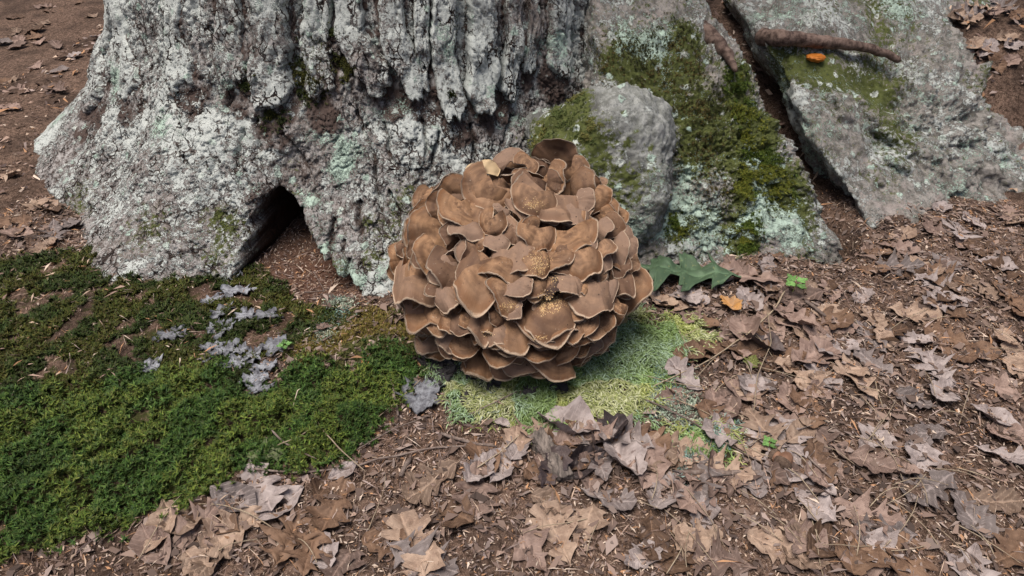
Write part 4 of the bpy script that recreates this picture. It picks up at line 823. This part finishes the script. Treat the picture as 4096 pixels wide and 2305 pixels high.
for i in range(70):
    px, py = (lr.uniform(650, 1010), lr.uniform(300, 560)) if i < 45 else (lr.uniform(160, 1000), lr.uniform(440, 572))
    P = on_ground(px, py); a = lr.uniform(0, 6.28); L = lr.uniform(.04, .12); bn = lr.uniform(-.4, .4)
    if zone(Z_DARK, P[:1], P[1:2])[0]: continue
    pts = []
    for t in (0, .33, .66, 1):
        xx, yy = P[0]+L*(t-.5)*math.cos(a+bn*t), P[1]+L*(t-.5)*math.sin(a+bn*t); pts.append((xx, yy, float(hgt(xx, yy))+.006+.012*math.sin(t*3.1)*lr.uniform(.2, 1)))
    tube('dry_stem', pts, .0008, .0005, M['stem'], 'hair thin dry stem curling over the litter', 'stem', 'thin stems over the litter', seed=100+i, seg=5)

# foliose lichens
def lichen(px, py, size, mat, label, group, seed, asp=1.0, rot=0):
    r_ = np.random.default_rng(seed); P = on_ground(px*K, py*K); nr, na = 9, 54
    R, A_ = np.meshgrid(np.linspace(0.02, 1, nr), np.linspace(0, 2*math.pi, na, endpoint=False), indexing='ij')
    q = np.stack([np.cos(A_)*1.1, np.sin(A_)*1.1, 0*A_+seed*2.1], -1).reshape(-1, 3); nz_ = fbm(q, 1.1, 2).reshape(R.shape); n2 = fbm(q, 3.5, 3, .6).reshape(R.shape)
    n3 = fbm(q, 7, 3, .65).reshape(R.shape); rr = R*(0.85+0.42*nz_+0.20*n2*R+0.16*n3*R); x = rr*np.cos(A_)*size; y = rr*np.sin(A_)*size*asp; c, s = math.cos(rot), math.sin(rot); x, y = x*c-y*s, x*s+y*c
    z = 0.001+size*(0.06*R**3+0.16*R**3*np.sin(A_*6+seed+3*nz_)+0.16*n3*R*R+0.08*fbm(q*R.reshape(-1, 1)*2, 2.5, 2).reshape(R.shape))
    X_, Y_ = P[0]+x, P[1]+y; V = np.stack([X_, Y_, hgt(X_, Y_)+0.007+z], -1).reshape(-1, 3); o0 = np.array([P[0], P[1], V[:, 2].min()])
    V = V-o0; nn = len(V); V2 = np.concatenate([V, V-np.array([0, 0, .0012])]); Fg = grid_faces(nr, na, 0, True); e = (nr-1)*na+np.arange(na); e2 = (nr-1)*na+(np.arange(na)+1) % na
    Fs = np.concatenate([Fg, Fg[:, ::-1]+nn, np.stack([e, e2, e2+nn, e+nn], -1)[:, ::-1]])
    tag(link('leafy_lichen', mesh_np('leafy_lichen', V2, Fs), mat, None, o0), label, 'lichen', group)
GL = [(565, 835, .028, .6, 1.2), (600, 920, .030, .7, .3), (645, 960, .026, .8, 1.0), (535, 760, .022, .6, .8), (600, 740, .030, .6, .5), (675, 800, .026, .7, .2), (690, 880, .024, .9, 1.2), (535, 880, .022, .5, .1), (600, 660, .018, .7, .4), (655, 985, .022, .5, .1), (530, 905, .02, .6, 1), (600, 890, .02, .8, 0), (560, 790, .024, .7, .9), (640, 900, .024, .6, 1.4), (570, 890, .026, .7, .6), (620, 800, .022, .8, .2), (545, 830, .022, .6, 1.1), (670, 930, .02, .7, .5), (585, 700, .022, .6, .7), (430, 850, .03, .6, .4), (380, 930, .026, .7, 1.1)]
for i, (a, b, s_, asp, ro) in enumerate(GL): lichen(a, b, s_, M['glichen'], 'pale grey leafy lichen lobe on the mossy bank', 'grey lichens on the mossy bank', i+1, asp, ro)
lichen(1060, 1000, .040, M['glichen'], 'pale grey leafy lichen between the dark moss and the pale moss', None, 40, .8, .4)
DL = [(1090, 910, .030), (1110, 950, .026), (1075, 880, .024), (1150, 930, .024), (1235, 965, .022), (1400, 965, .024), (1175, 1010, .015), (1200, 945, .02), (1530, 880, .012), (1130, 905, .024), (1330, 990, .012)]
for i, (a, b, s_) in enumerate(DL): lichen(a, b, s_, M['dlichen'], 'blackish leafy lichen lobe under the edge of the cluster', 'dark lichens under the cluster', 60+i, .8, i)

# wood pieces, acorns, seedlings, orange fungus
g1, g2 = gline([(1350, 1100), (1425, 1215)], .008); ax_ = (g2-g1)/np.linalg.norm(g2-g1); sd2 = np.cross(ax_, A3(0, 0, 1)); up2 = np.cross(sd2, ax_)
rock('bark_piece', (g1+g2)/2, [(ax_, .046), (-ax_+.5*sd2, .040), (sd2+.3*up2, .0135), (-sd2+.15*up2, .0125), (up2-.2*sd2, .010), (-up2, .011), (ax_+.8*sd2, .042)], 26, 6, (.004, .003, .0025), lambda P, d: {}, M['greywood'], 'weathered grey and tan piece of bark lying in the brown leaves', 'wood')
def acorn(px, py, s, rot, label):
    P = on_ground(px*K, py*K); a = np.linspace(0, 2*math.pi, 20, endpoint=False)
    e = empty('acorn', (P[0], P[1], P[2]+s*.92)); e.rotation_euler = (rad(80), 0, rot); tag(e, label, 'acorn', None)
    def lathe(n, prof, m):
        V = np.array([[r*math.cos(t)*s, r*math.sin(t)*s, z*s] for r, z in prof for t in a]); link(n, mesh_np(n, V, grid_faces(len(prof), len(a), 0, True)), m, e)
    lathe('shell', [(.001, 1.45), (.05, 1.38), (.25, 1.28), (.6, 1.0), (.85, .5), (.93, 0), (.85, -.5), (.6, -.8), (.001, -.95)], M['acorn'])
    lathe('cap', [(.97, -.15), (1.06, -.2), (1.05, -.5), (.85, -.85), (.5, -1.05), (.12, -1.12), (.10, -1.4), (.001, -1.42)], M['acap'])
acorn(1950, 1160, .010, .6, 'reddish brown acorn with its cap among tan leaves'); acorn(1968, 1172, .012, 2.4, 'larger dull acorn touching the reddish one')
def seedling(px, py, s, label):
    P = on_ground(px*K, py*K); e = empty('seedling', P); tag(e, label, 'seedling')
    o0 = np.array(P); tube('stem', [(0, 0, 0), (.002, .001, .012*s), (.003, .002, .024*s)], .0009, .0007, M['leaf_yell'], parent=e, origin=np.zeros(3), n=8, seg=6)
    for k in range(4):
        o = link('leaf', leaf_mesh('maple', .026*s, .3, .3, 900+k), M['sprout'], e); a = k*1.57+.4
        o.location = (.003+.013*s*math.cos(a), .002+.013*s*math.sin(a), .024*s); o.rotation_euler = (0, -.15, a)
M['sprout'] = mat_leaf('bright_sprout_leaf', (0.20, 0.38, 0.12), (0.15, 0.30, 0.08), (0.12, 0.22, 0.06), 0.5)
seedling(1990, 742, 1.15, 'little bright green seedling on the brown oak leaves'); seedling(1926, 1132, .6, 'tiny green sprout beside the acorns'); seedling(715, 885, .6, 'tiny green sprout among grey lichens on the bank')
# dead wood and orange fungus behind the boulders
tube('dead_branch', [at_depth(1742*K, 60*K, 1.50), at_depth(1790*K, 95*K, 1.45), at_depth(1830*K, 135*K, 1.40), at_depth(1852*K, 178*K, 1.34)], .024, .005, M['wood'], 'reddish rotten branch stub lying down over the mossy boulder', 'branch', seed=2, wob=.25, n=50, seg=16)
def on_b2(a, b, lift):
    h = march(a*K, b*K, f_bould2)
    return (at_depth(a*K, b*K, 1.6) if h is None else h)+np.array([0, -.3*lift, lift])
tube('rotten_log', [on_b2(1905, 112, .02), on_b2(1960, 118, .022), on_b2(2062, 128, .024), on_b2(2180, 140, .02), on_b2(2260, 160, .01)], .020, .008, M['wood'], 'rotten brown log lying along the top of the split boulder', 'log', seed=5, wob=.3, n=70, seg=16)
Pq = on_b2(2048, 152, .010)
V_, F_ = ico(4); q = V_*A3(1, .8, .55); q[:, 2] += .5*np.exp(-((V_[:, 0]/.8)**2+(V_[:, 1]/.8)**2))*(V_[:, 2] > 0)*-1.0; q = q*(1+.15*perlin(V_*2.2))[:, None]
tag(link('orange_fungus', mesh_np('orange_fungus', q*.022, F_), M['orange'], None, Pq), 'small orange cup fungus at the rotten log', 'fungus')

# ------------------------------------------------------------------ crumbs resting on the fronds, moss tufts on bark and rock
dg = bpy.context.evaluated_depsgraph_get(); dg.update()
def cast(px, py):
    d = Vector(ray(px, py)).normalized(); ok, loc, nor, *_ , ob, mt = sc.ray_cast(dg, Vector(CAM), d)
    return (np.array(loc), np.array(nor), ob) if ok else None
cp, cn = [], []
for a_, b_ in CRUMB:
    for u_, v_ in zip(a_, b_):
        h = cast(*zc(u_, v_))
        if h is not None and h[2].parent == CLUSTER: cp.append(h[0]); cn.append(h[1])
cp, cn = np.array(cp), np.array(cn); d0, F0 = ico(1); nn = len(cp)
sz = rng.uniform(.0004, .0012, nn); V = cp[:, None]+cn[:, None]*(sz*.5)[:, None, None]+d0[None]*sz[:, None, None]*rng.uniform(.6, 1.3, (nn, len(d0), 1))
Cc = np.repeat(A3((.62, .42, .20), (.70, .52, .29), (.52, .33, .15))[rng.integers(0, 3, nn)], len(d0), 0)
stuff('sawdust_crumbs', [(V.reshape(-1, 3), (F0[None]+np.arange(nn)[:, None, None]*len(d0)).reshape(-1, 3), Cc)], M['litter'], 'golden crumbs of sawdust caught on the fronds', 'crumbs')
def surf_moss(name, blots, n, lens, leaf, cols, label, filt, seed):
    r_ = np.random.default_rng(seed); Pp, Nn = [], []
    for (a, b, s_) in blots:
        for _ in range(n):
            h = cast((a+r_.normal(0, s_))*K, (b+r_.normal(0, s_))*K)
            if h is not None and filt(h[2]): Pp.append(h[0]); Nn.append(h[1])
    if Pp:
        Pp, Nn = np.array(Pp), np.array(Nn); keep = fbm(Pp, 40, 2, seed=seed) > -0.12; Pp, Nn = Pp[keep], Nn[keep]
        stuff(name, [tufts(Pp, Nn+A3(0, 0, .4), lens, leaf, 8, cols, seed=seed)], M['moss'], label, 'moss')
surf_moss('bark_moss', [(785, 130, 22), (775, 190, 24), (790, 205, 22), (850, 172, 14), (860, 180, 12), (775, 225, 18), (620, 205, 10), (690, 302, 14), (1135, 240, 4), (835, 85, 10)], 420, .004, .005, A3((.035, .045, .010), (.055, .060, .014), (.022, .030, .008)), 'dark moss tufts growing in the bark furrows', lambda o: o.parent == TREE, 31)
surf_moss('boulder_moss', [(1858, 230, 18), (1850, 190, 12), (1875, 290, 20), (1890, 350, 22), (1880, 440, 16), (1872, 480, 16), (1885, 580, 16), (1878, 620, 12), (1905, 400, 20), (1940, 420, 24), (1960, 480, 24), (1700, 570, 14)], 360, .004, .0055, A3((.075, .105, .014), (.11, .13, .02), (.05, .075, .012)), 'bright green moss strips on the large boulder', lambda o: o.name.startswith('mossy_boulder'), 32)
surf_moss('crust_moss', [(1730, 170, 35), (1640, 200, 35), (1700, 90, 30), (1560, 150, 30), (1760, 380, 30), (1740, 280, 35), (1620, 130, 30), (1800, 480, 30), (1780, 250, 30)], 260, .002, .004, A3((.055, .055, .016), (.085, .078, .026), (.035, .036, .012)), 'dull olive moss crumbs scattered over the face of the large boulder', lambda o: o.name.startswith('mossy_boulder'), 34)
surf_moss('stone_moss', [(1380, 330, 22), (1410, 290, 24), (1350, 370, 16), (1440, 250, 16), (1480, 330, 20)], 340, .002, .0035, A3((.10, .12, .03), (.07, .09, .02), (.15, .16, .06)), 'thin moss film on the shaded side of the round stone', lambda o: o.name.startswith('round_stone'), 33)
